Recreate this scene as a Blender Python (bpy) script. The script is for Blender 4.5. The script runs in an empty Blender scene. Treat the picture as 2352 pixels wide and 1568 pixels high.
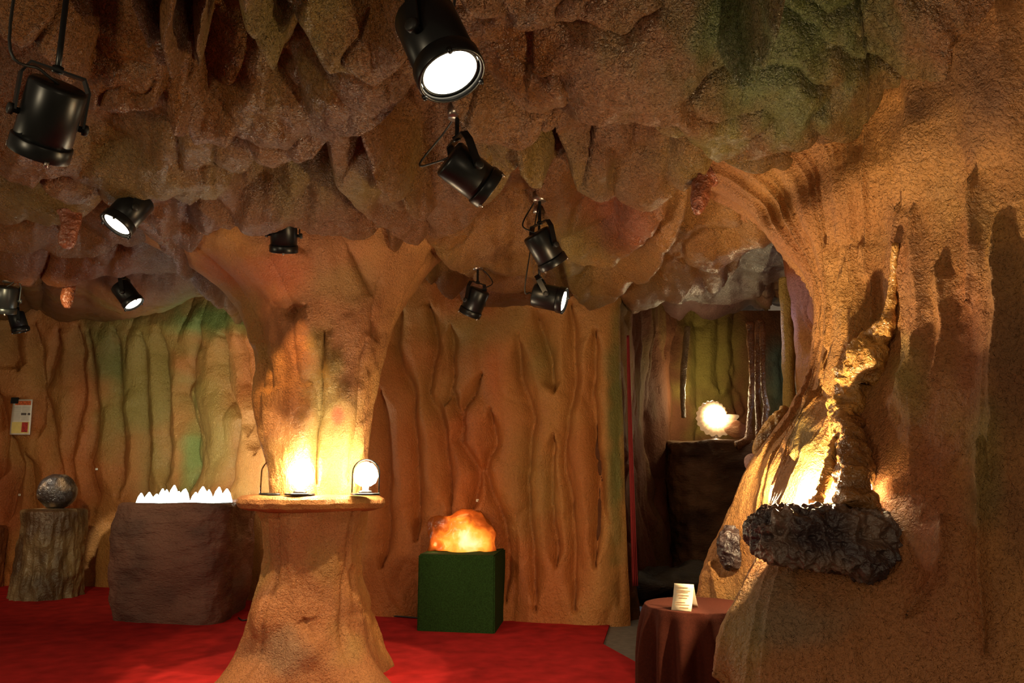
import bpy, bmesh, math, random
import numpy as np
from mathutils import Vector, Matrix
from mathutils.bvhtree import BVHTree
R = math.radians
SC = bpy.context.scene
COL = SC.collection
random.seed(7)

# ------------------------------------------------------------ camera
F = 1750.0; CX = 1176.0; CY = 784.0; HOR = 1106.0; EYE = 1.15
PITCH = math.atan((HOR - CY) / F)
cd = bpy.data.cameras.new('camera'); cam = bpy.data.objects.new('camera', cd); COL.objects.link(cam)
cd.sensor_width = 36.0; cd.lens = F / 2352.0 * 36.0; cd.clip_start = 0.02
cam.location = (0, 0, EYE); cam.rotation_euler = (R(90) + PITCH, 0, 0)
SC.camera = cam
cp, sp = math.cos(PITCH), math.sin(PITCH)

# ------------------------------------------------------------ world, exposure
w = bpy.data.worlds.new('world'); SC.world = w; w.use_nodes = True
w.node_tree.nodes['Background'].inputs[0].default_value = (1.0, 0.72, 0.46, 1)
w.node_tree.nodes['Background'].inputs[1].default_value = 0.13
SC.view_settings.view_transform = 'Standard'; SC.view_settings.look = 'None'
SC.view_settings.gamma = 1.0; SC.view_settings.use_curve_mapping = False
SC.view_settings.exposure = 0.0

def light(name, kind, loc, energy, color=(1, .78, .52), size=.05, aim=None, angle=60, blend=.5, sy=None):
    d = bpy.data.lights.new(name, kind); d.energy = energy; d.color = color
    if kind == 'AREA':
        d.size = size
        if sy: d.shape = 'RECTANGLE'; d.size_y = sy
    else: d.shadow_soft_size = size
    if kind == 'SPOT': d.spot_size = R(angle); d.spot_blend = blend
    o = bpy.data.objects.new(name, d); COL.objects.link(o); o.location = loc
    if aim is not None:
        o.rotation_euler = (Vector(aim) - Vector(loc)).to_track_quat('-Z', 'Y').to_euler()
    return o

# soft fill lights, added unseen behind and beside the camera
light('fill_light', 'AREA', (-2.3, -0.2, 1.5), 24, (1, .80, .50), .35, aim=(-1.2, 4.0, 2.0))
light('fill_light', 'AREA', (-4.6, 2.6, 1.5), 20, (1, .82, .5), .4, aim=(-1.6, 7.0, 1.6))
light('fill_light', 'AREA', (1.1, -0.5, 1.5), 7, (1, .78, .48), .5, aim=(.6, 4.0, 1.5))

# ------------------------------------------------------------ pixel <-> place
def ray(u, v):
    dx = (u - CX) / F; dy = (CY - v) / F
    d = Vector((dx, cp - dy * sp, sp + dy * cp)); return d / d.y
def P(u, v, D):                         # the point seen at (u,v), D metres into the room
    d = ray(u, v); return Vector((d.x * D, D, EYE + d.z * D))
def Pz(u, v, z):
    d = ray(u, v); t = (z - EYE) / d.z; return Vector((d.x * t, t, z))
def proj(X, Y, Z):
    z = Z - EYE
    fw = Y * cp + z * sp; up = -Y * sp + z * cp
    return CX + F * X / fw, CY - F * up / fw

# ------------------------------------------------------------ numpy noise
def _h(ix, iy, iz, s):
    n = (ix.astype(np.int64) * 374761393 + iy.astype(np.int64) * 668265263 + iz.astype(np.int64) * 2147483647 + s * 974634777) & 0xffffffff
    n = ((n ^ (n >> 13)) * 1274126177) & 0xffffffff
    return ((n ^ (n >> 16)) & 0xffff) / 32767.5 - 1.0
def vn(x, y, z=0.0, s=0):               # smooth value noise in -1..1
    x, y, z = np.broadcast_arrays(np.asarray(x, float), np.asarray(y, float), np.asarray(z, float))
    ix, iy, iz = np.floor(x), np.floor(y), np.floor(z)
    fx, fy, fz = x - ix, y - iy, z - iz
    fx = fx**3 * (fx * (fx * 6 - 15) + 10); fy = fy**3 * (fy * (fy * 6 - 15) + 10); fz = fz**3 * (fz * (fz * 6 - 15) + 10)
    r = 0
    for a in (0, 1):
        wa = fx if a else 1 - fx
        for b in (0, 1):
            wb = fy if b else 1 - fy
            for c in (0, 1):
                wc = fz if c else 1 - fz
                r = r + wa * wb * wc * _h(ix + a, iy + b, iz + c, s)
    return r
def fbm(x, y, z=0.0, s=0, o=3):
    r = 0; a = 1; t = 0
    for i in range(o):
        r = r + a * vn(np.asarray(x) * 2**i, np.asarray(y) * 2**i, np.asarray(z) * 2**i, s + i * 17); t += a; a *= .5
    return r / t

def segd(U, V, pts):                    # distance, side (+ = above in the photo) and position along a polyline
    best = np.full(U.shape, 1e9); side = np.zeros(U.shape); al = np.zeros(U.shape)
    n = len(pts) - 1
    for i in range(n):
        ax, ay = pts[i][:2]; bx, by = pts[i + 1][:2]
        dx, dy = bx - ax, by - ay; L2 = dx * dx + dy * dy + 1e-9
        t = np.clip(((U - ax) * dx + (V - ay) * dy) / L2, 0, 1)
        d = np.hypot(U - ax - t * dx, V - ay - t * dy)
        m = d < best
        best = np.where(m, d, best); al = np.where(m, (i + t) / n, al)
        side = np.where(m, np.sign((V - ay) * dx - (U - ax) * dy) * -1, side)
    return best, side, al

# ------------------------------------------------------------ materials
def srgb(h):
    if isinstance(h, str):
        c = [int(h[i:i + 2], 16) / 255 for i in (0, 2, 4)]
    else: c = h
    return tuple(x / 12.92 if x < .04045 else ((x + .055) / 1.055) ** 2.4 for x in c)
def new_mat(name):
    m = bpy.data.materials.new(name); m.use_nodes = True
    nt = m.node_tree; return m, nt, nt.nodes['Principled BSDF']
def simple(name, c, rough=.5, metal=0, em=None, es=0, bump=0, bs=80, var=0, coat=0, vs=None):
    m, nt, b = new_mat(name)
    b.inputs['Base Color'].default_value = (*c, 1); b.inputs['Roughness'].default_value = rough; b.inputs['Metallic'].default_value = metal
    if coat: b.inputs['Coat Weight'].default_value = coat
    if em: b.inputs['Emission Color'].default_value = (*em, 1); b.inputs['Emission Strength'].default_value = es
    tc = nt.nodes.new('ShaderNodeTexCoord')
    n = nt.nodes.new('ShaderNodeTexNoise'); n.inputs['Scale'].default_value = bs; n.inputs['Detail'].default_value = 4
    nt.links.new(tc.outputs['Object'], n.inputs['Vector'])
    if bump:
        bp = nt.nodes.new('ShaderNodeBump'); bp.inputs['Distance'].default_value = bump
        nt.links.new(n.outputs['Fac'], bp.inputs['Height']); nt.links.new(bp.outputs['Normal'], b.inputs['Normal'])
    n2 = nt.nodes.new('ShaderNodeTexNoise'); n2.inputs['Scale'].default_value = vs or bs * .3; n2.inputs['Detail'].default_value = 3
    nt.links.new(tc.outputs['Object'], n2.inputs['Vector'])
    mr = nt.nodes.new('ShaderNodeMapRange'); v = var or .06
    mr.inputs[1].default_value = .3; mr.inputs[2].default_value = .7; mr.inputs[3].default_value = 1 - v; mr.inputs[4].default_value = 1 + v
    nt.links.new(n2.outputs['Fac'], mr.inputs[0])
    mx = nt.nodes.new('ShaderNodeMix'); mx.data_type = 'RGBA'; mx.blend_type = 'MULTIPLY'; mx.inputs[0].default_value = 1
    mx.inputs[6].default_value = (*c, 1); nt.links.new(mr.outputs[0], mx.inputs[7]); nt.links.new(mx.outputs[2], b.inputs['Base Color'])
    return m
def rock_mat(name, rough=.5, fine=70, fd=.006, coarse=22, cdist=.014, stretch=(1, 1, 1), gloss_var=.15, spec=.5):
    m, nt, b = new_mat(name); N = nt.nodes; L = nt.links
    at = N.new('ShaderNodeAttribute'); at.attribute_name = 'paint'
    tc = N.new('ShaderNodeTexCoord'); mp = N.new('ShaderNodeMapping'); mp.inputs['Scale'].default_value = stretch
    L.new(tc.outputs['Object'], mp.inputs['Vector'])
    def noise(sc, det, ro=.5, dist=0):
        n = N.new('ShaderNodeTexNoise'); n.inputs['Scale'].default_value = sc; n.inputs['Detail'].default_value = det
        n.inputs['Roughness'].default_value = ro; n.inputs['Distortion'].default_value = dist; L.new(mp.outputs[0], n.inputs['Vector']); return n
    nf = noise(fine, 3, .6); nc = noise(coarse, 3, .55, .6)
    vo = N.new('ShaderNodeTexVoronoi'); vo.inputs['Scale'].default_value = coarse * 1.7; vo.feature = 'SMOOTH_F1'; vo.inputs['Smoothness'].default_value = .6
    L.new(nc.outputs['Color'], vo.inputs['Vector'])
    vo2 = N.new('ShaderNodeVectorMath'); vo2.operation = 'MULTIPLY_ADD'; vo2.inputs[1].default_value = (.05, .05, .05)
    L.new(nc.outputs['Color'], vo2.inputs[0]); L.new(mp.outputs[0], vo2.inputs[2]); L.new(vo2.outputs[0], vo.inputs['Vector'])
    b1 = N.new('ShaderNodeBump'); b1.inputs['Distance'].default_value = cdist; L.new(nc.outputs['Fac'], b1.inputs['Height'])
    b2 = N.new('ShaderNodeBump'); b2.inputs['Distance'].default_value = cdist * .25; L.new(vo.outputs['Distance'], b2.inputs['Height']); L.new(b1.outputs[0], b2.inputs['Normal'])
    b2.invert = True
    b3 = N.new('ShaderNodeBump'); b3.inputs['Distance'].default_value = fd; L.new(nf.outputs['Fac'], b3.inputs['Height']); L.new(b2.outputs[0], b3.inputs['Normal'])
    L.new(b3.outputs[0], b.inputs['Normal'])
    mr = N.new('ShaderNodeMapRange'); mr.inputs[1].default_value = .3; mr.inputs[2].default_value = .7; mr.inputs[3].default_value = .82; mr.inputs[4].default_value = 1.16
    L.new(nf.outputs['Fac'], mr.inputs[0])
    mx = N.new('ShaderNodeMix'); mx.data_type = 'RGBA'; mx.blend_type = 'MULTIPLY'; mx.inputs[0].default_value = 1
    L.new(at.outputs['Color'], mx.inputs[6]); L.new(mr.outputs[0], mx.inputs[7]); L.new(mx.outputs[2], b.inputs['Base Color'])
    n3 = noise(2.2, 2); m2 = N.new('ShaderNodeMapRange'); m2.inputs[1].default_value = .35; m2.inputs[2].default_value = .65
    m2.inputs[3].default_value = rough - gloss_var; m2.inputs[4].default_value = rough + gloss_var; L.new(n3.outputs['Fac'], m2.inputs[0]); L.new(m2.outputs[0], b.inputs['Roughness'])
    b.inputs['Specular IOR Level'].default_value = spec
    return m
M = {}
M['ceil'] = rock_mat('sculpted_ceiling_plaster', .36, 130, .008, 55, .026, gloss_var=.1, spec=.6)
M['wall'] = rock_mat('sculpted_wall_plaster', .55, 95, .006, 42, .012, (1, 1, .8), .1, spec=.4)
M['side'] = rock_mat('pebbly_side_wall_plaster', .55, 110, .007, 52, .012, gloss_var=.1, spec=.4)
M['pass'] = rock_mat('dull_passage_plaster', .8, 75, .005, 24, .010, gloss_var=.05, spec=.15)
M['trough'] = rock_mat('rough_trough_plaster', .6, 60, .006, 14, .014, (1, 1, 3), .1, spec=.35)
M['lava'] = rock_mat('glossy_lava_rock', .33, 90, .004, 30, .01, gloss_var=.1, spec=.6)
M['vein'] = rock_mat('glossy_flowstone', .25, 60, .003, 38, .016, gloss_var=.08, spec=.7)
M['black'] = simple('black_painted_metal', (.008, .009, .01), .33, .3, var=.1)
M['blackmatt'] = simple('black_rubber', (.01, .01, .01), .5)
M['steel'] = simple('worn_steel', (.35, .3, .27), .3, .9)
M['lens'] = simple('dark_lens_glass', (.03, .03, .03), .1)
M['lit'] = simple('lit_lamp_lens', (1, .9, .75), .3, em=(1, .86, .62), es=16)
M['carpet'] = simple('red_carpet', (.42, .018, .018), .95, bump=.004, bs=320, var=.25, vs=7)
M['floor'] = simple('grey_concrete_floor', (.16, .15, .12), .8, bump=.002, bs=60, var=.2)
M['turf'] = simple('green_felt', (.022, .055, .012), .95, bump=.006, bs=260, var=.4, vs=120)
M['cloth'] = simple('brown_cloth', (.075, .018, .01), .9, bump=.0012, bs=400, var=.15)
for k_ in ('cloth', 'carpet', 'turf'): M[k_].node_tree.nodes['Principled BSDF'].inputs['Specular IOR Level'].default_value = .12
M['paper'] = simple('cream_card', (.8, .66, .46), .7)
M['white'] = simple('white_paper', (.75, .7, .62), .35)
M['ink'] = simple('grey_ink', (.12, .1, .09), .7)
M['inklight'] = simple('pale_grey_print', (.42, .38, .33), .7)
M['redc'] = simple('red_curtain_cloth', (.25, .015, .015), .8)
M['orangep'] = simple('orange_photo_print', (.6, .12, .03), .5, var=.6, bs=400, vs=90)
M['yellowp'] = simple('yellow_print', (.75, .6, .2), .5)
M['redp'] = simple('red_photo_print', (.4, .03, .02), .5, var=.6, bs=400, vs=120)

# ------------------------------------------------------------ mesh helpers
def link(name, me, mat, parent=None):
    o = bpy.data.objects.new(name, me); COL.objects.link(o)
    if mat: me.materials.append(mat)
    if parent is not None: o.parent = parent
    return o
def tag(o, label=None, cat=None, group=None, kind=None):
    if label: o['label'] = label
    if cat: o['category'] = cat
    if group: o['group'] = group
    if kind: o['kind'] = kind
    return o
def thing(name, label, cat, loc, group=None):
    o = bpy.data.objects.new(name, None); COL.objects.link(o); o.location = loc; o.empty_display_size = .05
    return tag(o, label, cat, group)
def setorigin(o, loc):                  # move the origin of a mesh whose vertices are in world space
    loc = Vector(loc); o.data.transform(Matrix.Translation(-loc))
    o.location = loc; return o
def part(name, me, mat, parent):        # world-space vertices hung under a thing
    r = parent; off = Vector(r.location)
    if r.parent: off = off + Vector(r.parent.location)
    me.transform(Matrix.Translation(-off))
    return link(name, me, mat, parent)
def npmesh(name, V, Fc, paint=None, smooth=True):
    me = bpy.data.meshes.new(name)
    V = np.asarray(V, np.float32).reshape(-1, 3); Fc = np.asarray(Fc, np.int32)
    k = Fc.shape[1]
    me.vertices.add(len(V)); me.vertices.foreach_set('co', V.ravel())
    me.loops.add(Fc.size); me.loops.foreach_set('vertex_index', Fc.ravel())
    me.polygons.add(len(Fc)); me.polygons.foreach_set('loop_start', np.arange(0, Fc.size, k, dtype=np.int32))
    me.polygons.foreach_set('loop_total', np.full(len(Fc), k, np.int32))
    me.polygons.foreach_set('use_smooth', np.full(len(Fc), smooth))
    me.update(calc_edges=True)
    if paint is not None: set_paint(me, paint)
    return me
def set_paint(me, C):
    C = np.asarray(C, np.float32).reshape(-1, 3)
    a = me.color_attributes.new('paint', 'FLOAT_COLOR', 'POINT')
    a.data.foreach_set('color', np.concatenate([C, np.ones((len(C), 1), np.float32)], 1).ravel())
def gridmesh(name, G, paint=None, wrap=False, flip=False):
    n, m = G.shape[:2]
    i = np.arange(n - 1)[:, None]; j = np.arange(m if wrap else m - 1)[None, :]; j2 = (j + 1) % m
    a = i * m + j; b = i * m + j2; c = (i + 1) * m + j2; d = (i + 1) * m + j
    Fc = np.stack([a, b, c, d], -1).reshape(-1, 4)
    if flip: Fc = Fc[:, ::-1]
    return npmesh(name, G, Fc, paint)
def bm_me(name, bm, smooth=True, paint=None):
    bmesh.ops.recalc_face_normals(bm, faces=bm.faces)
    me = bpy.data.meshes.new(name); bm.to_mesh(me); bm.free()
    me.polygons.foreach_set('use_smooth', [smooth] * len(me.polygons))
    if paint is not None: set_paint(me, np.tile(np.array(paint), (len(me.vertices), 1)))
    return me
def bbox(bm, c, h, mat=None):           # box, centre, half sizes
    r = bmesh.ops.create_cube(bm, size=2)['verts']
    bmesh.ops.scale(bm, vec=h, verts=r)
    if mat: bmesh.ops.transform(bm, matrix=mat, verts=r)
    bmesh.ops.translate(bm, vec=c, verts=r); return r
def frame(axis, up=Vector((0, 0, 1))):
    w_ = Vector(axis).normalized(); s = w_.cross(up)
    if s.length < 1e-3: s = w_.cross(Vector((1, 0, 0)))
    s.normalize(); t = s.cross(w_); return s, t, w_
def lathe(bm, o, axis, prof, n=32, cap0=True, cap1=True):    # prof: (along, radius)
    s, t, w_ = frame(axis); o = Vector(o); rings = []
    for (a, r) in prof:
        rings.append([bm.verts.new(o + w_ * a + (s * math.cos(2 * math.pi * k / n) + t * math.sin(2 * math.pi * k / n)) * r) for k in range(n)])
    for q in range(len(rings) - 1):
        for k in range(n):
            bm.faces.new((rings[q][k], rings[q][(k + 1) % n], rings[q + 1][(k + 1) % n], rings[q + 1][k]))
    if cap0: bm.faces.new(rings[0][::-1])
    if cap1: bm.faces.new(rings[-1])
def smooth_path(pts, k=6):
    pts = [Vector(p) for p in pts]; out = []
    for i in range(len(pts) - 1):
        p0 = pts[max(i - 1, 0)]; p1 = pts[i]; p2 = pts[i + 1]; p3 = pts[min(i + 2, len(pts) - 1)]
        for j in range(k):
            t = j / k
            out.append(.5 * ((2 * p1) + (-p0 + p2) * t + (2 * p0 - 5 * p1 + 4 * p2 - p3) * t * t + (-p0 + 3 * p1 - 3 * p2 + p3) * t**3))
    out.append(pts[-1]); return out
def tube(bm, pts, rad, n=10):
    rings = []; N_ = len(pts)
    s = None
    for i, p in enumerate(pts):
        d = (Vector(pts[min(i + 1, N_ - 1)]) - Vector(pts[max(i - 1, 0)])).normalized()
        if s is None: s, t, _ = frame(d)
        else:
            s = (s - d * s.dot(d)).normalized(); t = s.cross(d)
        r = rad[i] if hasattr(rad, '__len__') else rad
        rings.append([bm.verts.new(Vector(p) + (s * math.cos(2 * math.pi * k / n) + t * math.sin(2 * math.pi * k / n)) * r) for k in range(n)])
    for q in range(N_ - 1):
        for k in range(n):
            bm.faces.new((rings[q][k], rings[q][(k + 1) % n], rings[q + 1][(k + 1) % n], rings[q + 1][k]))
    bm.faces.new(rings[0][::-1]); bm.faces.new(rings[-1])
def ico(sub):
    bm = bmesh.new(); bmesh.ops.create_icosphere(bm, subdivisions=sub, radius=1)
    V = np.array([v.co[:] for v in bm.verts]); Fc = np.array([[v.index for v in f.verts] for f in bm.faces]); bm.free(); return V, Fc
ICO = {}
def blob(name, c, size, sub=5, power=2.0, disp=(), worms=(), shape=None, seed=0, col=None, cols=None):
    """superellipsoid lump: disp = (scale, amount) octaves, worms = ridged ones; colours per vertex"""
    if sub not in ICO: ICO[sub] = ico(sub)
    V0, Fc = ICO[sub]; V = V0.copy()
    if power != 2.0:
        k = (np.abs(V) ** power).sum(1) ** (-1 / power); V = V * k[:, None]
    Q = V * np.array(size)
    if shape: Q = shape(Q, V)
    nrm = V0 / np.array(size); nrm /= np.linalg.norm(nrm, axis=1)[:, None]
    D = np.zeros(len(V))
    for i, (s, a) in enumerate(disp): D += a * fbm(Q[:, 0] * s + seed, Q[:, 1] * s, Q[:, 2] * s, seed + i, 3)
    wr = np.zeros(len(V))
    for i, (s, a) in enumerate(worms):
        r_ = 1 - np.abs(fbm(Q[:, 0] * s + 3, Q[:, 1] * s + seed, Q[:, 2] * s, seed + 50 + i, 2)) * 2.6
        wr = np.clip(r_, -1, 1); D += a * wr
    Q = Q + nrm * D[:, None] + np.array(c)
    C = np.zeros((len(V), 3))
    n1 = np.clip(fbm(Q[:, 0] * 6, Q[:, 1] * 6, Q[:, 2] * 6, seed + 9, 3) * 1.6 + .5, 0, 1)[:, None]
    c0, c1 = cols if cols else (col, tuple(x * 1.25 for x in col))
    C = np.array(c0) * (1 - n1) + np.array(c1) * n1
    return npmesh(name, Q, Fc, C)

# ------------------------------------------------------------ paint on the sculpted plaster
OCH = np.array(srgb('b98245')); BRN = np.array(srgb('8a5232')); RED = np.array(srgb('9a4a2c')); OLV = np.array(srgb('84783c')); GRN = np.array(srgb('4e6e36')); DRK = np.array(srgb('5d3a26'))
VIO = np.array(srgb('a08094')); GRY = np.array(srgb('8c8068')); ORG = np.array(srgb('b8622c'))
def paint(X, Y, Z, base, alt, s=1.1, seed=0, amt=.8, olive=.25):
    n = np.clip(fbm(X * s, Y * s, Z * s, seed, 3) * 1.7 + .5, 0, 1)[..., None] * amt
    C = base * (1 - n) + alt * n
    n2 = np.clip(fbm(X * s * 1.3 + 9, Y * s * 1.3, Z * s * 1.3, seed + 5, 3) * 3 - .35, 0, 1)[..., None] * olive
    return C * (1 - n2) + OLV * n2
def patches(C, U, V, lst, seed=3):
    wob = fbm(U / 60, V / 60, 0, seed, 3)
    for (u, v, ru, rv, col, a) in lst:
        r = np.hypot((U - u) / ru, (V - v) / rv) + wob * .45
        m = np.clip(1.25 - r, 0, 1)[..., None]; m = m * m * (3 - 2 * m) * a
        C = C * (1 - m) + col * m
    return C

# ------------------------------------------------------------ ceiling
def zbase(Y): return 2.84 + .04 * (Y - 2) + np.maximum(0, Y - 6.3) * .12
# hanging crests of the sculpted ceiling: points, drop, reach towards the viewer, reach away (in picture units)
CR = [
 ([(470, 395), (560, 345), (640, 372), (720, 350), (800, 302), (900, 270), (960, 235)], .30, 190, 34),
 ([(1010, 235), (1060, 300), (1110, 328), (1190, 333), (1270, 305), (1330, 262)], .29, 110, 28),
 ([(1120, 225), (1200, 262), (1330, 250), (1450, 238), (1560, 280), (1650, 335), (1700, 345), (1790, 318), (1900, 300), (2000, 308), (2080, 285)], .34, 330, 34),
 ([(2020, 300), (2150, 255), (2260, 215), (2420, 180), (2700, 130)], .33, 300, 40),
 ([(2050, 300), (2140, 290), (2180, 340), (2140, 400)], .26, 90, 40),
 ([(745, 340), (775, 420), (850, 490), (950, 546), (1040, 512), (1110, 480), (1190, 415)], .31, 150, 30),
 ([(820, 330), (870, 400), (960, 470), (1020, 480)], .33, 55, 25),
 ([(1180, 380), (1215, 420), (1270, 440)], .27, 60, 20),
 ([(1290, 380), (1330, 440), (1430, 452), (1500, 462), (1560, 430), (1630, 388), (1680, 350)], .30, 130, 26),
 ([(1240, 500), (1300, 575), (1380, 602), (1440, 575), (1510, 515), (1570, 455)], .30, 110, 26),
 ([(955, 555), (1010, 600), (1080, 637), (1180, 655), (1240, 645), (1300, 600)], .30, 110, 20),
 ([(1300, 600), (1320, 665), (1350, 692), (1400, 680), (1480, 630), (1560, 540), (1585, 470)], .32, 90, 22),
 ([(1520, 600), (1580, 608), (1660, 603), (1750, 562), (1890, 490)], .30, 130, 24),
 ([(1395, 688), (1440, 712), (1510, 706), (1600, 690), (1690, 650), (1712, 615)], .28, 70, 14),
 ([(1600, 375), (1700, 395), (1800, 400), (1930, 415), (2010, 425), (2070, 470)], .27, 60, 22),
 ([(1700, 455), (1800, 470), (1900, 480), (1990, 520)], .25, 60, 26),
 ([(-260, 420), (-100, 445), (0, 402), (70, 402), (160, 440), (260, 452), (340, 430), (420, 420), (490, 446), (560, 412), (620, 372)], .31, 150, 26),
 ([(360, 250), (400, 290), (450, 330), (520, 338), (570, 300)], .30, 90, 18),
 ([(150, 290), (240, 260), (330, 258), (390, 250)], .27, 120, 30),
 ([(300, 438), (420, 470), (500, 502), (600, 525), (660, 512), (760, 524), (850, 538), (895, 515), (960, 545)], .30, 75, 20),
 ([(-300, 520), (-120, 545), (0, 530), (100, 522), (180, 505), (250, 500)], .27, 80, 22),
 ([(300, 500), (350, 540), (400, 575), (432, 575), (480, 540), (560, 530)], .27, 70, 18),
 ([(-200, 600), (-40, 578), (90, 585), (180, 600), (260, 590), (330, 600)], .26, 50, 14),
 ([(300, 530), (380, 575), (460, 640), (540, 720), (600, 770)], .34, 40, 30),
 ([(-300, 660), (-100, 655), (0, 645), (100, 650), (200, 642), (300, 636), (420, 660)], .28, 45, 12),
 ([(-300, 745), (-60, 745), (40, 755), (100, 750), (200, 745), (300, 715), (400, 705), (480, 700)], .30, 60, 10),
 ([(870, 560), (930, 600), (1000, 660), (1080, 700), (1180, 705), (1270, 700), (1400, 705)], .26, 50, 10),
 ([(880, 540), (920, 600), (955, 640)], .27, 40, 22),
 ([(250, -200), (300, 40), (335, 120), (350, 180)], .24, 30, 26),
 ([(395, -200), (385, 60), (380, 150), (400, 240)], .28, 36, 36),
 ([(490, -200), (470, 60), (450, 160), (440, 240)], .25, 30, 30),
 ([(590, -200), (560, 60), (620, 160), (640, 200)], .27, 70, 50),
 ([(-100, 40), (20, 90), (90, 120), (170, 190), (220, 260)], .27, 60, 30),
 ([(640, 60), (760, 150), (860, 180), (930, 120), (940, 0)], .30, 120, 60),
 ([(1330, 180), (1370, 200), (1430, 120)], .27, 60, 18),
 ([(980, -60), (1080, 60), (1200, 110), (1320, 80), (1420, -40)], .24, 120, 60),
 ([(1650, 140), (1720, 120), (1760, 60), (1820, -60)], .36, 60, 60),
 ([(1450, 770), (1500, 772), (1590, 738)], .26, 34, 8),
 ([(1590, 735), (1660, 752), (1730, 765), (1760, 745)], .27, 34, 8),
 ([(1440, 735), (1540, 715), (1650, 722), (1740, 720)], .20, 20, 8),
]
us = np.arange(-760, 3120, 4.5)
vmax_inv = 1 / 1.15; inv = np.linspace(vmax_inv, 1 / 10.4, 400)
inv = np.concatenate([np.linspace(vmax_inv, 1 / 2.0, 70, endpoint=False), np.linspace(1 / 2.0, 1 / 10.4, 400)])
Yc = (1 / inv)[:, None] * np.ones((1, len(us))); Xc = (us[None, :] - CX) / F * Yc * 1.0167
Zn = zbase(Yc) - .37
U, V = proj(Xc, Yc, Zn)
wu = fbm(U / 130, V / 90, 0, 71, 3) * 26; wv = fbm(U / 130, V / 90, 0, 72, 3) * 20
H = np.zeros_like(U) + .04 + .05 * fbm(Xc * 1.3, Yc * 1.3, 0, 5, 3)
for (pts, d, lu, ld) in CR:
    m = (U > min(p[0] for p in pts) - 400) & (U < max(p[0] for p in pts) + 400)
    dd, side, al = segd(U + wu * .5, V + wv * .5, pts)
    t = np.where(side >= 0, dd / lu, dd / ld)
    h = d * 1.28 * np.clip(1 - np.abs(t) ** 1.6, 0, None)
    h *= np.clip(.62 + 1.6 * np.minimum(al, 1 - al), 0, 1)
    H = np.maximum(H, np.where(t < 1, h, 0))
# secondary furrows and a lumpy skin
H += .022 * Yc ** .8 * (.5 - np.clip(np.abs(fbm(U / 150 + wu * .012, V / 75 + wv * .012, 0, 31, 2)) * 3, 0, 1) ** .6) * -1
H += .0045 * Yc ** .8 * fbm(U / 38, V / 30, 0, 32, 3)
H += .022 * fbm(Xc * 6, Yc * 5, 0, 33, 3) + .006 * fbm(Xc * 22, Yc * 18, 0, 35, 2)
Zc = zbase(Yc) - H
Cc = paint(Xc, Yc, Zc, np.array(srgb('7c4e1c')), np.array(srgb('6c3c18')), .9, 11, .8, .4)
Cc = patches(Cc, U, V, [(1800, 110, 330, 210, GRN * .75, .75), (1560, 300, 160, 60, OLV * .8, .6), (640, 120, 200, 160, OLV * .9, .6), (700, 440, 260, 60, OLV, .5),
     (1330, 620, 120, 90, OLV * 1.1, .8), (1150, 600, 160, 60, OCH * .9, .6), (1480, 640, 200, 80, OCH, .8), (1680, 520, 200, 110, OCH * .85, .85),
     (440, 730, 110, 40, GRN * 1.4, .9), (100, 480, 180, 60, OLV, .4), (1400, 350, 160, 110, DRK, .5), (1420, 520, 110, 60, RED * .8, .7), (200, 660, 200, 60, RED * .8, .5),
     (1640, 740, 180, 40, VIO * .8, .4)])
me = gridmesh('ceiling', np.stack([Xc, Yc, Zc], -1), Cc, flip=True)
ceiling = tag(link('ceiling', me, M['ceil']), kind='structure')
BV_C = BVHTree.FromPolygons([v.co[:] for v in me.vertices], [p.vertices[:] for p in me.polygons])

# ------------------------------------------------------------ draped walls
def spline2(pts, step):
    q = smooth_path([Vector((a, b, 0)) for a, b in pts], 24); q = np.array([p[:2] for p in q])
    s = np.concatenate([[0], np.cumsum(np.hypot(*np.diff(q, axis=0).T))]); S = np.arange(0, s[-1], step)
    return np.interp(S, s, q[:, 0]), np.interp(S, s, q[:, 1]), S
def creasefold(U, V, lines, w_=26):
    dmin = np.full(U.shape, 1e9)
    wob = fbm(U / 30, V / 60, 0, 77, 2) * 6
    for pts in lines:
        d, sd, al = segd(U + wob, V, pts); e = np.clip(np.minimum(al, 1 - al) * 8, 0.15, 1)
        dmin = np.minimum(dmin, d / e)
    return 1 - np.exp(-dmin / w_)
def wall(name, pts, z0, z1, mat, lines, step=.016, amp=.09, crease=.07, seed=0, base=OCH, alt=BRN, pl=(), olive=.3, w_=17):
    X, Y, S = spline2(pts, step); Z = np.arange(z0, z1, step * 1.1)
    tx = np.gradient(X); ty = np.gradient(Y); l = np.hypot(tx, ty); nx, ny = ty / l, -tx / l     # towards the room when the path runs left to right
    SS, ZZ = np.meshgrid(S, Z); XX = np.tile(X, (len(Z), 1)); YY = np.tile(Y, (len(Z), 1))
    U, V = proj(XX, np.maximum(YY, .5), ZZ)
    warp = fbm(SS * .8, ZZ * .9, 0, seed + 1, 3) * .5
    f1 = np.abs(vn((SS + warp) * 1.5, ZZ * .3, 0, seed + 2)); f2 = np.abs(vn((SS + warp * 1.3) * 4.7, ZZ * .6, 0, seed + 3))
    D = amp * (np.clip(f1 * 1.8, 0, 1) ** .5 - .5) + amp * .35 * (np.clip(f2 * 1.8, 0, 1) ** .6 - .5)
    if lines: D += crease * (creasefold(U, V, lines, w_) - .6)
    D += .02 * fbm(SS * 3, ZZ * 3, 0, seed + 4, 3) + .005 * fbm(SS * 18, ZZ * 16, 0, seed + 6, 2)
    if name == 'wall_back': D = D * np.clip((S[-1] - SS) / .22, .15, 1)
    G = np.stack([XX + nx[None] * D, YY + ny[None] * D, ZZ], -1)
    C = paint(SS, ZZ * .5, YY * .3, base, alt, 1.5, seed + 8, .75, olive)
    C = patches(C, U, V, pl)
    return tag(link(name, gridmesh(name, G, C), M[mat]), kind='structure')
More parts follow.
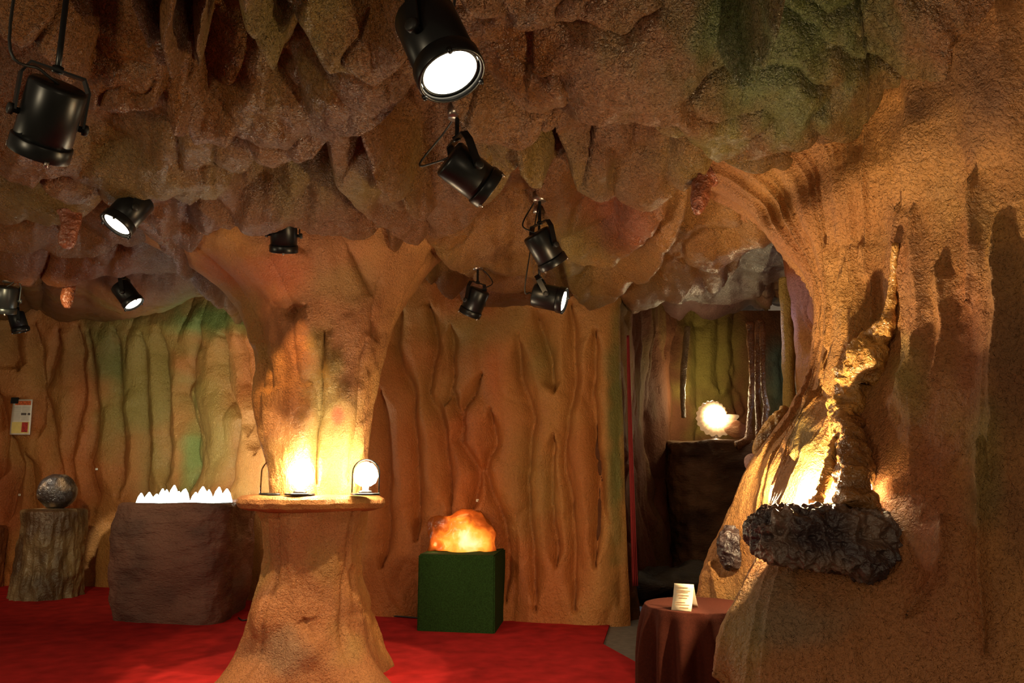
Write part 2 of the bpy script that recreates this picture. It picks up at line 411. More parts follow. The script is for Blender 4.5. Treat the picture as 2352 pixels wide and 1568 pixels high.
LN = [
 [(30, 740), (34, 800), (45, 850)], [(80, 745), (95, 860), (125, 1000), (150, 1160), (140, 1260)], [(140, 760), (100, 900), (95, 1000)],
 [(182, 750), (188, 900), (160, 1050), (170, 1200)], [(207, 760), (214, 1000), (200, 1060), (225, 1180)], [(272, 760), (268, 900), (276, 980), (285, 1140)],
 [(328, 770), (330, 900), (335, 1050), (330, 1180)], [(375, 760), (385, 900), (380, 1000), (392, 1120)], [(470, 740), (440, 840), (425, 900), (450, 1000), (445, 1140)],
 [(515, 770), (520, 900), (545, 960), (528, 1060), (530, 1140)], [(560, 770), (565, 880), (590, 960), (595, 1040)], [(600, 770), (590, 900), (575, 1000)],
 [(30, 1000), (45, 1060), (20, 1200)], [(60, 1040), (75, 1160), (60, 1300)], [(0, 900), (15, 1000), (0, 1100)],
 [(930, 700), (905, 790), (950, 900), (958, 1100), (960, 1240)], [(985, 700), (1000, 800), (985, 900), (1020, 1000), (1035, 1180)],
 [(1035, 750), (1038, 860), (1020, 930)], [(1030, 880), (1060, 980), (1055, 1020)], [(1110, 860), (1060, 940), (1050, 1010), (1100, 1080), (1085, 1180)],
 [(1130, 940), (1135, 1020), (1110, 1080), (1160, 1200), (1165, 1380)], [(1195, 770), (1200, 870), (1225, 960), (1210, 1100), (1225, 1250), (1230, 1400)],
 [(1235, 720), (1260, 800), (1270, 900)], [(1312, 700), (1318, 860), (1295, 1040), (1320, 1200), (1322, 1400)], [(1370, 760), (1360, 900), (1375, 1100), (1370, 1300)],
 [(1428, 700), (1426, 900), (1432, 1150), (1424, 1390)], [(1270, 1000), (1265, 1150), (1280, 1300)], [(880, 900), (895, 1100), (885, 1300)],
]
wall_back = wall('wall_back', [(-8.5, 7.0), (-7.0, 8.3), (-5.6, 8.9), (-3.9, 8.65), (-2.6, 7.9), (-1.6, 7.15), (-.6, 6.85), (.4, 6.62), (.85, 6.5), (.965, 6.53)],
     -.02, 3.3, 'wall', LN, .015, .05, .17, 20, OCH, ORG * .85,
     [(330, 850, 130, 260, OLV * 1.05, .8), (470, 950, 90, 200, OLV * 1.1, .6), (440, 1040, 22, 130, GRN * 1.6, .6), (250, 800, 50, 100, GRN, .4), (1415, 1000, 30, 350, GRN * .9, .75), (1100, 760, 120, 60, OLV, .6),
      (1240, 830, 60, 90, GRN, .4), (1130, 1000, 160, 300, ORG * .8, .45), (500, 730, 120, 50, GRN * 1.4, .8), (20, 1150, 60, 120, RED, .6), (1340, 1100, 60, 250, ORG * .9, .5)], .35)
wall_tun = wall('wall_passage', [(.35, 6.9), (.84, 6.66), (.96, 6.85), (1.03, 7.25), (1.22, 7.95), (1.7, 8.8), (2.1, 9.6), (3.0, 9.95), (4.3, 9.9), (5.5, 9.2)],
     -.02, 3.4, 'pass', [[(1600, 700), (1605, 850), (1600, 950)], [(1650, 700), (1655, 900)], [(1690, 700), (1690, 950)], [(1500, 760), (1495, 1000), (1505, 1200)], [(1545, 760), (1550, 900), (1535, 1100)]],
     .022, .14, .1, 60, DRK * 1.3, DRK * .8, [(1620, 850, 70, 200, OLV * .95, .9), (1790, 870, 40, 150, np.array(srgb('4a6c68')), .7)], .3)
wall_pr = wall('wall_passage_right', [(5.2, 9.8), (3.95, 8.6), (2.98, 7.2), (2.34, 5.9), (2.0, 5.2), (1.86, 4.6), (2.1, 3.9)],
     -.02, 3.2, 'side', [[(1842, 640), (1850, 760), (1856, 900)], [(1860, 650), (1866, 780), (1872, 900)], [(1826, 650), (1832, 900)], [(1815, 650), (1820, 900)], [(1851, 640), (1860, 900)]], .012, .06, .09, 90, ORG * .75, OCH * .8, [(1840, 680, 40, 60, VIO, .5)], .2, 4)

# ------------------------------------------------------------ side wall on the right
ZS = [-.02, .25, .5, .75, 1.0, 1.25, 1.5, 1.8, 2.1, 2.3, 2.5, 2.72, 2.95]
SE = [
 [(2100, 4.8), (1690, 4.5), (1565, 4.1), (1640, 3.8), (1752, 3.4), (1745, 3.0), (1625, 2.75), (1690, 2.5), (1900, 2.35), (2130, 2.25), (2400, 2.1), (2900, 1.8)],
 [(2100, 4.8), (1690, 4.5), (1570, 4.1), (1645, 3.8), (1752, 3.4), (1745, 3.0), (1612, 2.78), (1690, 2.52), (1900, 2.38), (2130, 2.28), (2400, 2.12), (2900, 1.8)],
 [(2100, 4.8), (1690, 4.5), (1576, 4.05), (1650, 3.8), (1752, 3.4), (1740, 3.0), (1616, 2.8), (1700, 2.55), (1900, 2.42), (2130, 2.32), (2400, 2.16), (2900, 1.8)],
 [(2100, 4.8), (1710, 4.4), (1605, 4.0), (1670, 3.75), (1748, 3.4), (1735, 3.05), (1660, 2.87), (1725, 2.65), (1900, 2.52), (2130, 2.36), (2400, 2.18), (2900, 1.8)],
 [(2100, 4.7), (1760, 4.3), (1658, 3.9), (1700, 3.65), (1738, 3.4), (1738, 3.15), (1738, 2.98), (1790, 2.82), (1900, 2.68), (2130, 2.42), (2400, 2.2), (2900, 1.8)],
 [(2100, 4.7), (1800, 4.2), (1712, 3.8), (1740, 3.6), (1775, 3.38), (1795, 3.2), (1815, 3.06), (1860, 2.93), (1960, 2.76), (2140, 2.48), (2400, 2.22), (2900, 1.8)],
 [(2150, 4.7), (1880, 4.2), (1808, 3.75), (1828, 3.56), (1855, 3.38), (1880, 3.24), (1910, 3.12), (1950, 3.0), (2020, 2.85), (2160, 2.55), (2400, 2.25), (2900, 1.8)],
 [(2200, 4.6), (1930, 4.1), (1868, 3.7), (1878, 3.52), (1900, 3.36), (1930, 3.24), (1965, 3.13), (2000, 3.03), (2055, 2.9), (2165, 2.62), (2400, 2.28), (2900, 1.8)],
 [(2200, 4.6), (1930, 4.1), (1866, 3.6), (1876, 3.44), (1898, 3.3), (1928, 3.2), (1963, 3.1), (2000, 3.0), (2060, 2.85), (2170, 2.58), (2400, 2.25), (2900, 1.75)],
 [(2150, 4.6), (1880, 4.1), (1790, 3.6), (1815, 3.4), (1860, 3.22), (1910, 3.08), (1950, 2.96), (1995, 2.82), (2070, 2.68), (2175, 2.45), (2400, 2.12), (2900, 1.65)],
 [(2000, 4.8), (1830, 4.2), (1740, 3.7), (1780, 3.5), (1830, 3.3), (1890, 3.12), (1945, 2.95), (2010, 2.8), (2090, 2.62), (2190, 2.38), (2400, 2.05), (2900, 1.6)],
 [(1900, 4.9), (1700, 4.3), (1600, 3.8), (1640, 3.55), (1710, 3.3), (1790, 3.1), (1870, 2.92), (1950, 2.76), (2040, 2.6), (2160, 2.34), (2400, 2.0), (2900, 1.5)],
 [(1850, 4.9), (1560, 4.3), (1420, 3.8), (1480, 3.5), (1560, 3.2), (1660, 3.0), (1760, 2.8), (1860, 2.65), (1980, 2.5), (2130, 2.3), (2400, 1.95), (2900, 1.4)],
]
rows = []
for sec in SE:
    q = smooth_path([Vector(((u - CX) / F * D * 1.0, D, 0)) for u, D in sec], 40); q = np.array([p[:2] for p in q])
    rows.append(q)
rows = np.array(rows)                                   # [z, t, 2]
s = np.linspace(0, 1, rows.shape[1]); NT = 620
rows = np.stack([[np.interp(np.linspace(0, 1, NT), s, r[:, k]) for k in (0, 1)] for r in rows]).transpose(0, 2, 1)
zz = np.arange(-.02, 2.95, .009)
def cubz(vals):                                         # smooth interpolation over z
    Zk = np.array(ZS); i = np.clip(np.searchsorted(Zk, zz, 'right') - 1, 0, len(Zk) - 2)
    t = ((zz - Zk[i]) / (Zk[i + 1] - Zk[i]))[:, None, None]
    g = np.gradient(vals, Zk, axis=0); h = (Zk[i + 1] - Zk[i])[:, None, None]
    return (2*t**3-3*t**2+1)*vals[i] + (t**3-2*t**2+t)*h*g[i] + (-2*t**3+3*t**2)*vals[i+1] + (t**3-t**2)*h*g[i+1]
B = cubz(rows)
XX, YY = B[..., 0], B[..., 1]; ZZ = np.tile(zz[:, None], (1, NT))
G = np.stack([XX, YY, ZZ], -1)
n_ = np.cross(np.gradient(G, axis=1), np.gradient(G, axis=0)); n_ /= np.linalg.norm(n_, axis=2)[..., None] + 1e-9
TT = np.tile(np.linspace(0, 1, NT)[None], (len(zz), 1))
U, V = proj(XX, YY, ZZ)
LR = [[(2060, 470), (2070, 560), (2055, 680), (2040, 760)], [(1975, 560), (1980, 640)], [(2235, 400), (2240, 560), (2215, 700)], [(2290, 500), (2300, 700), (2280, 900), (2270, 1100)],
      [(1905, 560), (1920, 700), (1905, 800)], [(2100, 480), (2110, 700), (2100, 820), (2060, 900), (2040, 960)], [(2150, 600), (2160, 760), (2130, 880)], [(1870, 900), (1860, 960), (1820, 1050)],
      [(2160, 1180), (2165, 1260), (2140, 1330), (2080, 1410)], [(2250, 1000), (2245, 1200), (2260, 1500)], [(1950, 600), (1945, 760), (1900, 900)], [(1640, 1290), (1660, 1400), (1650, 1560)]]
warp = fbm(TT * 8, ZZ * .8, 0, 201, 2) * .03
f1 = np.abs(vn((TT + warp) * 34, ZZ * .5, 0, 202))
D = .036 * (np.clip(f1 * 1.9, 0, 1) ** .6 - .5) * np.clip((ZZ - .9) / .6, .3, 1) + .04 * (creasefold(U, V, LR, 18) - .6)
D += .05 * fbm(XX * 2, YY * 2, ZZ * 1.5, 203, 3) * .6 + .007 * fbm(XX * 14, YY * 14, ZZ * 11, 205, 3) + .0025 * fbm(XX * 45, YY * 45, ZZ * 36, 206, 2)
sgn = -1
G = G + n_ * (D * sgn)[..., None]
C = paint(XX, YY, ZZ, OCH * .95, BRN, 1.6, 210, .7, .3)
C = patches(C, U, V, [(2260, 1050, 60, 180, GRN * .9, .4), (2130, 1150, 70, 300, RED * .8, .5), (2220, 700, 60, 300, RED * .7, .5), (1700, 1450, 60, 140, OLV, .5), (1800, 1400, 140, 90, GRY * .7, .6),
      (2080, 850, 50, 100, OLV * 1.1, .6), (1850, 1000, 40, 100, OLV * 1.1, .6), (2330, 900, 60, 500, DRK, .6), (2200, 200, 200, 150, DRK * .9, .7)])
me = gridmesh('wall_right', G, C)
wall_right = tag(link('wall_right', me, M['side']), kind='structure')
BV_R = BVHTree.FromPolygons([v.co[:] for v in me.vertices], [p.vertices[:] for p in me.polygons])
def onwall(u, v, off=0.0, bv=None):
    d = ray(u, v).normalized(); h = (bv or BV_R).ray_cast(Vector((0, 0, EYE)), d)
    return (h[0] - d * off) if h[0] else P(u, v, 2.9)

# ------------------------------------------------------------ floor
bm = bmesh.new(); bbox(bm, (0, 4.5, -.05), (9, 6.2, .05))
floor = tag(link('floor', bm_me('floor', bm, False), M['floor']), kind='structure')
poly = [(-900, 1333), (70, 1337), (500, 1352), (880, 1394), (1408, 1410), (1385, 1478), (1465, 1522), (1620, 1640), (1700, 2400), (-2500, 2400)]
bm = bmesh.new()
vs = [bm.verts.new(Pz(u, v, .012)) for u, v in poly]; f = bm.faces.new(vs)
r = bmesh.ops.extrude_face_region(bm, geom=[f]); bmesh.ops.translate(bm, vec=(0, 0, -.012), verts=[x for x in r['geom'] if isinstance(x, bmesh.types.BMVert)])
carpet = tag(link('red_carpet', bm_me('red_carpet', bm, False), M['carpet']), 'red carpet covering the floor of the cave room', 'carpet')

# ------------------------------------------------------------ pillar
def loft(name, keys, step=.012, nth=420, fold=.03, seed=0, amp=1.0, pl=(), base=OCH, alt=BRN, lines=(), crease=.03, lobes=None):
    zk = [k[0] for k in keys]; z = np.arange(zk[0], zk[-1], step)
    cx = np.interp(z, zk, [k[1] for k in keys]); cy = np.interp(z, zk, [k[2] for k in keys]); rr = np.interp(z, zk, [k[3] for k in keys])
    for arr in (cx, cy, rr):
        k_ = 9; pad = np.pad(arr, (k_, k_), 'edge'); arr[:] = np.convolve(pad, np.ones(2 * k_ + 1) / (2 * k_ + 1), 'valid')
    th = np.linspace(0, 2 * np.pi, nth, endpoint=False); TH, ZZ = np.meshgrid(th, z)
    Rr = rr[:, None] * np.ones_like(TH); cxx = cx[:, None]; cyy = cy[:, None]
    ct, st = np.cos(TH), np.sin(TH)
    w1 = fbm(ct * 1.2, st * 1.2, ZZ * .9, seed, 2) * .5
    f1 = np.abs(vn(ct * 2.4 + w1, st * 2.4 + w1, ZZ * .5, seed + 2))
    D = fold * (np.clip(f1 * 2, 0, 1) ** .55 - .55) + .05 * amp * fbm(ct * 1.6, st * 1.6, ZZ * 2.4, seed + 3, 3) * (Rr / .4)
    D += .008 * fbm(ct * 7, st * 7, ZZ * 14, seed + 4, 3)
    if lobes: D += lobes(TH, ZZ)
    X = cxx + (Rr + D) * ct; Y = cyy + (Rr + D) * st
    if len(lines):
        U, V = proj(X, np.maximum(Y, .5), ZZ); D2 = crease * (creasefold(U, V, lines, 12) - .8) * (st < .35)
        X = X + D2 * ct; Y = Y + D2 * st
    U, V = proj(X, Y, ZZ)
    C = patches(paint(X, Y, ZZ, base, alt, 1.7, seed + 5, .7, .35), U, V, pl)
    return gridmesh(name, np.stack([X, Y, ZZ], -1), C, wrap=True)
PY = 5.0
def pxk(zl, l, r_):                       # key from the outline seen in the photo at height z
    x0 = (l - CX) / F * PY * 1.0; x1 = (r_ - CX) / F * PY * 1.0
    return (zl, (x0 + x1) / 2, PY, (x1 - x0) / 2 * .985)
def zv(v, D=PY): return EYE + ray(CX, v).z * D
pillar = thing('rock_pillar', 'sculpted ochre rock pillar with a round ledge at waist height, flaring into the ceiling', 'pillar', (-1.28, PY, 0))
kU = [pxk(1.0, 640, 828), pxk(zv(1100), 632, 832), pxk(zv(1000), 612, 845), pxk(zv(900), 603, 860), pxk(zv(800), 592, 872), pxk(zv(740), 574, 890), pxk(zv(700), 545, 905),
      pxk(zv(660), 500, 925), pxk(zv(620), 440, 950), pxk(zv(570), 350, 1000), pxk(zv(530), 260, 1070), pxk(zv(480), 100, 1200)]
def lobU(TH, ZZ):                          # the bulge under the downlight and the knot below it
    a = -math.pi / 2 - .18
    d = ((TH - (a % (2 * math.pi))) / .55) ** 2 + ((ZZ - 2.44) / .2) ** 2
    return .10 * np.exp(-d * 1.2) - .05 * np.exp(-(((TH - (a % (2 * math.pi))) / .12) ** 2 + ((ZZ - 2.2) / .05) ** 2))
part('upper_trunk', loft('upper_trunk', kU, .01, 460, .05, 301, 1, [(740, 950, 60, 200, OLV * 1.05, .7), (650, 620, 60, 80, ORG, .6), (560, 620, 120, 60, RED, .6), (800, 650, 80, 50, OLV, .3), (775, 955, 18, 25, RED, .8)],
     lines=[[(748, 760), (742, 900), (735, 1000), (730, 1110)], [(590, 780), (610, 850), (618, 900)], [(840, 780), (825, 1000), (800, 1110)], [(620, 690), (660, 720), (700, 700)], [(800, 560), (840, 640), (860, 680)], [(870, 640), (862, 780)]],
     crease=.045, lobes=lobU), M['side'], pillar)
kL = [(-.02, -1.255, PY, .49), (.05, -1.255, PY, .46), (.15, -1.25, PY, .405), (.3, -1.245, PY, .345), (.45, -1.245, PY, .315), (.6, -1.25, PY, .285), (.75, -1.27, PY, .285), (.88, -1.27, PY, .30), (1.02, -1.275, PY, .335)]
def lobL(TH, ZZ):
    foot = np.exp(-((TH - 5.55) / .3) ** 2) * .26 * np.clip((.3 - ZZ) / .3, 0, 1) ** 1.6
    foot += np.exp(-((TH - 4.0) / .5) ** 2) * .13 * np.clip((.18 - ZZ) / .18, 0, 1) ** 1.5
    k = .045 * np.exp(-(((TH - 4.1) / .3) ** 2 + ((ZZ - .38) / .12) ** 2)) + .04 * np.exp(-(((TH - 4.9) / .25) ** 2 + ((ZZ - .2) / .1) ** 2))
    return foot + k
part('lower_trunk', loft('lower_trunk', kL, .008, 420, .035, 321, 1.3, [(650, 1500, 100, 60, GRY * .7, .5)], lines=[[(810, 1300), (815, 1380), (825, 1420)], [(700, 1420), (720, 1470)]], crease=.03, lobes=lobL), M['side'], pillar)
kLe = [(.968, -1.29, PY, .34), (.975, -1.29, PY, .40), (.99, -1.29, PY, .445), (1.02, -1.29, PY, .462), (1.045, -1.29, PY, .455), (1.06, -1.29, PY, .43), (1.068, -1.29, PY, .36), (1.07, -1.29, PY, .15)]
th = np.linspace(0, 2 * np.pi, 300, endpoint=False); rows_ = []
zk = [k[0] for k in kLe]; tt = np.linspace(0, len(kLe) - 1, 60)
for t in tt:
    z = np.interp(t, range(len(kLe)), zk); r_ = np.interp(t, range(len(kLe)), [k[3] for k in kLe])
    rr = r_ + .02 * fbm(np.cos(th) * 2.5, np.sin(th) * 2.5, z * 5, 340, 3) + .006 * fbm(np.cos(th) * 12, np.sin(th) * 12, z * 30, 341, 2)
    rows_.append(np.stack([-1.29 + rr * np.cos(th), PY + rr * np.sin(th), z + .008 * fbm(np.cos(th) * 2 * r_ * 3, np.sin(th) * 2 * r_ * 3, 0, 342, 3)], -1))
G = np.array(rows_); C = paint(G[..., 0], G[..., 1], G[..., 2], OCH, BRN, 3, 343, .5, .1)
part('ledge', gridmesh('ledge', G, C, wrap=True), M['side'], pillar)

# ------------------------------------------------------------ spotlights
def sdir(u, v, sx, sy, theta):            # direction of a lamp from how it points in view
    vd = (-ray(u, v)).normalized()
    right = Vector((1, 0, 0)); up = Vector((0, -sp, cp))
    s_ = (right * sx - up * sy); s_ = (s_ - vd * s_.dot(vd)).normalized()
    return (vd * math.cos(R(theta)) + s_ * math.sin(R(theta))).normalized()
def spotcan(u, v, D, dirv, dia, lit, label, power=0, angle=55, loop=0, L=None, lens_off=.0, col=(1, .8, .52), hang=.1):
    c = P(u, v, D); w_ = Vector(dirv).normalized(); L = L or dia * 1.3; r = dia / 2
    hit = BV_C.ray_cast(c, Vector((0, 0, 1)))[0]
    topz = hit.z if hit else c.z + .3
    root = thing('spotlight', label, 'spotlight', c, 'black theatre spotlights on the cave ceiling')
    s_, t_, _ = frame(w_)
    bm = bmesh.new()                       # housing, open at the front
    lathe(bm, c, w_, [(-L * .5, r * .45), (-L * .5, r * .9), (-L * .47, r * .97), (-L * .44, r), (L * .28, r), (L * .30, r * .93), (L * .45, r * .93), (L * .45, r * .86), (L * .1, r * .82)], 40, True, True)
    part('housing', bm_me('housing', bm), M['black'], root)
    bm = bmesh.new()
    lathe(bm, c, w_, [(L * .29, r * .94), (L * .29, r * 1.05), (L * .31, r * 1.08), (L * .49, r * 1.08), (L * .5, r * 1.06), (L * .5, r * .97), (L * .44, r * .95)], 40, False, False)
    ring = part('front_ring', bm_me('front_ring', bm), M['black'], root)
    for a in (.6, 2.7, 4.8):
        bm = bmesh.new(); q = c + (s_ * math.cos(a) + t_ * math.sin(a)) * r * 1.06 + w_ * L * .49
        lathe(bm, q, w_, [(-.004, r * .09), (.01, r * .07)], 10)
        part('clip', bm_me('clip', bm), M['steel'] if not lit else M['black'], ring)
    bm = bmesh.new()
    lathe(bm, c, w_, [(L * .40, r * .95), (L * .45, r * .80), (L * .475, r * .45), (L * .48, r * .05)], 36, False, True)
    part('lens', bm_me('lens', bm), M['lit'] if lit else M['lens'], root)
    # yoke: flat bar round the back of the can
    bs = -w_; up = (Vector((0, 0, 1)) + bs * .6).normalized(); up = (up - s_ * up.dot(s_)).normalized()
    a = r * 1.16; ho = r * 1.05 + L * .3
    path = [c - s_ * a, c - s_ * a + up * ho * .75, c - s_ * a * .8 + up * ho, c + s_ * a * .8 + up * ho, c + s_ * a + up * ho * .75, c + s_ * a]
    bm = bmesh.new(); cr = None
    wd = up.cross(s_).normalized() * r * .2
    prev = None
    for i, p in enumerate(path):
        dn = (path[min(i + 1, 5)] - path[max(i - 1, 0)]).normalized(); nn = dn.cross(wd).normalized() * .003
        ring_ = [bm.verts.new(p + wd + nn), bm.verts.new(p - wd + nn), bm.verts.new(p - wd - nn), bm.verts.new(p + wd - nn)]
        if prev:
            for k in range(4): bm.faces.new((prev[k], prev[(k + 1) % 4], ring_[(k + 1) % 4], ring_[k]))
        else: bm.faces.new(ring_[::-1])
        prev = ring_
    bm.faces.new(prev); yk = part('yoke', bm_me('yoke', bm, False), M['black'], root)
    for sg in (-1, 1):
        bm = bmesh.new(); lathe(bm, c + s_ * sg * r * .98, s_ * sg, [(0, r * .12), (r * .2, r * .12), (r * .22, r * .22), (r * .36, r * .22), (r * .4, r * .16)], 12)
        part('knob', bm_me('knob', bm), M['blackmatt'], yk)
    top = c + up * ho; anchor = Vector((top.x, top.y, max(topz + .03, top.z + .03)))
    h2 = BV_C.ray_cast(top - Vector((0, 0, .3)), Vector((0, 0, 1)))[0]
    if h2: anchor.z = max(h2.z + .02, top.z + .015)
    bm = bmesh.new(); tube(bm, smooth_path([top, top.lerp(anchor, .5), anchor], 3), r * .11, 10)
    lathe(bm, top - up * .006, up, [(0, r * .2), (.018, r * .2)], 12)
    part('mounting_stem', bm_me('mounting_stem', bm), M['black'], root)
    bm = bmesh.new(); lathe(bm, anchor - Vector((0, 0, .03)), Vector((0, 0, 1)), [(0, r * .45), (.02, r * .5), (.05, r * .5)], 20)
    part('ceiling_plate', bm_me('ceiling_plate', bm), M['steel'], root)
    # cable
    bk = c - w_ * L * .5
    sd = s_ if s_.x * (loop or -1) > 0 else -s_
    k1 = max(abs(loop), .4)
    pts = smooth_path([bk, bk - w_ * r * .3 + sd * r * .7 * k1, bk + sd * r * 1.8 * k1 - w_ * r * .6 + Vector((0, 0, r * .4)), anchor + sd * r * 1.3 * k1 - Vector((0, 0, r * .35)), anchor - Vector((0, 0, .01))], 7)
    bm = bmesh.new(); tube(bm, pts, max(.004, r * .05), 8); part('cable', bm_me('cable', bm), M['blackmatt'], root)
    if power:
        lp = c + w_ * (L * .5 + .03)
        light('spotlight_beam', 'SPOT', lp, power, col, r * .5, aim=lp + w_, angle=angle, blend=.15 if angle < 50 else .9)
    return root
spotcan(112, 275, 1.9, sdir(112, 275, -.28, .96, 103), .140, False, 'big dark spotlight hanging at the far left, nearest to the viewer, pointing down', loop=-1, L=.2)
spotcan(1005, 105, 1.92, sdir(1005, 105, .42, .9, 46), .178, True, 'largest lit spotlight, glaring towards the viewer at the top of the ceiling', 60, 75, L=.24, loop=1)
spotcan(1078, 400, 2.75, sdir(1078, 400, .8, .62, 96), .155, False, 'unlit spotlight with a looping cable, below the big glaring lamp, pointing down right', loop=-1.6)
spotcan(1252, 572, 3.95, sdir(1252, 572, .5, .86, 96), .155, False, 'unlit spotlight hanging under the ceiling above and left of the lit lamp beside the doorway', loop=-.6)
spotcan(1090, 694, 5.2, sdir(1090, 694, -.4, .92, 98), .150, False, 'small unlit spotlight hanging in front of the back wall above the glowing rock', loop=.8)
spotcan(1262, 683, 4.45, sdir(1262, 683, .97, .2, 75), .150, True, 'small lit spotlight pointing right under the ceiling near the doorway', 26, 130)
spotcan(295, 487, 3.5, sdir(295, 487, -.68, .73, 66), .150, True, 'lit spotlight on the left half of the ceiling facing down left', 45, 75, loop=1)
spotcan(652, 540, 4.15, sdir(652, 540, 0, 1, 96), .148, False, 'spotlight pointing straight down at the top of the rock pillar', 50, 46, col=(1, .55, .2))
spotcan(292, 677, 5.7, sdir(292, 677, .6, .8, 66), .150, True, 'small lit spotlight at the far left above the back wall', 40, 80)
spotcan(12, 688, 5.4, sdir(12, 688, -.12, .99, 98), .150, False, 'dark spotlight cut by the left edge of the picture, hanging low', loop=.5)
spotcan(42, 740, 7.4, sdir(42, 740, .3, .95, 80), .150, False, 'smallest far spotlight at the left, close to the back wall', loop=.8)

# spot beams from unseen sources, no housing built: pillar foot, walls, carpet
light('spotlight_beam', 'SPOT', (-.7, 4.12, 2.4), 150, (1, .74, .4), .02, aim=(-1.17, 4.72, .45), angle=42, blend=.15)
light('spotlight_beam', 'SPOT', (-1.95, 4.15, 2.4), 110, (1, .74, .42), .02, aim=(-1.4, 4.72, .45), angle=40, blend=.15)
light('spotlight_beam', 'SPOT', (-.2, 3.6, 2.35), 30, (1, .66, .32), .05, aim=(.25, 6.8, 1.0), angle=60, blend=.8)
light('spotlight_beam', 'SPOT', (-3.4, 4.6, 2.35), 110, (1, .82, .45), .05, aim=(-3.6, 8.6, 1.2), angle=75, blend=.8)
light('spotlight_beam', 'SPOT', (-4.4, 5.6, 2.3), 30, (1, .5, .22), .05, aim=(-5.8, 8.7, .7), angle=45, blend=.7)
light('spotlight_beam', 'SPOT', (-2.4, 2.0, 2.2), 70, (1, .7, .5), .05, aim=(-1.8, 5.4, 0), angle=60, blend=.8)
light('spotlight_beam', 'SPOT', (.2, 3.4, 2.3), 60, (1, .65, .45), .05, aim=(-.2, 5.6, 0), angle=55, blend=.8)

# ------------------------------------------------------------ ledge displays: glass domes
def glass_mat():
    m, nt, b = new_mat('clear_glass'); b.inputs['Base Color'].default_value = (1, 1, 1, 1); b.inputs['Roughness'].default_value = .02
    b.inputs['Transmission Weight'].default_value = 1; b.inputs['IOR'].default_value = 1.45
    tr = nt.nodes.new('ShaderNodeBsdfTransparent'); mx = nt.nodes.new('ShaderNodeMixShader'); out = nt.nodes['Material Output']
    gl = nt.nodes.new('ShaderNodeBsdfGlossy'); gl.inputs['Roughness'].default_value = .04
    fr = nt.nodes.new('ShaderNodeLayerWeight'); fr.inputs[0].default_value = .1
    nt.links.new(fr.outputs['Fresnel'], mx.inputs[0]); nt.links.new(tr.outputs[0], mx.inputs[1]); nt.links.new(gl.outputs[0], mx.inputs[2]); nt.links.new(mx.outputs[0], out.inputs[0])
    return m
M['glass'] = glass_mat()
M['halo'] = simple('glowing_bulb', (1, .9, .7), .3, em=(1, .84, .55), es=110)
M['bulb2'] = simple('ammonite_bulb', (1, .9, .7), .3, em=(1, .84, .55), es=14)
M['pinkq'] = simple('pale_pink_quartz', (.75, .5, .42), .25, bump=.004, bs=40)
zl = 1.074
def dome(u, D, w_, h, label):
    c = P(u, HOR, D); c.z = zl
    d = thing('glass_dome', label, 'glass dome', c, 'glass domes on the pillar ledge')
    r = w_ / 2; bm = bmesh.new()
    pr = [(0, r), (h - r, r)] + [(h - r + r * math.sin(a), r * math.cos(a)) for a in np.linspace(.15, 1.5, 9)]
    lathe(bm, c, Vector((0, 0, 1)), pr, 40, False, True); part('dome_shell', bm_me('dome_shell', bm), M['glass'], d)
    bm = bmesh.new(); lathe(bm, c, Vector((0, 0, 1)), [(-.004, r * 1.05), (.006, r * 1.05), (.008, r * .98)], 36); part('base_disc', bm_me('base_disc', bm), M['black'], d)
    return c
c = dome(630, 4.8, .165, .215, 'glass dome over a pale crystal at the left end of the pillar ledge, unlit')
q = blob('pale_crystal', c + Vector((.01, 0, .10)), (.045, .03, .06), 3, 1.3, ((18, .012),), seed=4, col=(.85, .66, .6))
o = setorigin(link('pale_crystal', q, M['vein']), c + Vector((0, 0, .01))); tag(o, 'pale pink crystal inside the leftmost glass dome on the pillar', 'crystal')
bm = bmesh.new(); lathe(bm, c + Vector((.01, 0, .008)), Vector((0, 0, 1)), [(0, .03), (.01, .028), (.014, .008), (.05, .008)], 16); part('stand', bm_me('stand', bm), M['black'], o)
for (u, D, lab, lab2) in ((690, 4.66, 'glass dome glaring with light at the left front of the pillar ledge', 'glaring bulb inside the left front glass dome on the pillar'),
                    (840, 4.72, 'glass dome glaring with light at the right end of the pillar ledge', 'glaring bulb inside the right glass dome on the pillar')):
    c = dome(u, D, .17, .215, lab)
    L_ = thing('display_lamp', lab2, 'lamp', c + Vector((0, 0, .01)), 'lamps in the glass domes')
    bm = bmesh.new(); lathe(bm, c + Vector((0, 0, .009)), Vector((0, 0, 1)), [(0, .04), (.012, .04), (.016, .02), (.04, .02)], 20); part('socket', bm_me('socket', bm), M['steel'], L_)
    bm = bmesh.new(); lathe(bm, c + Vector((0, 0, .05)), Vector((0, 0, 1)), [(0, .03), (.02, .06), (.06, .075), (.10, .066), (.13, .04), (.143, .006)], 28); part('bulb', bm_me('bulb', bm), M['halo'], L_)

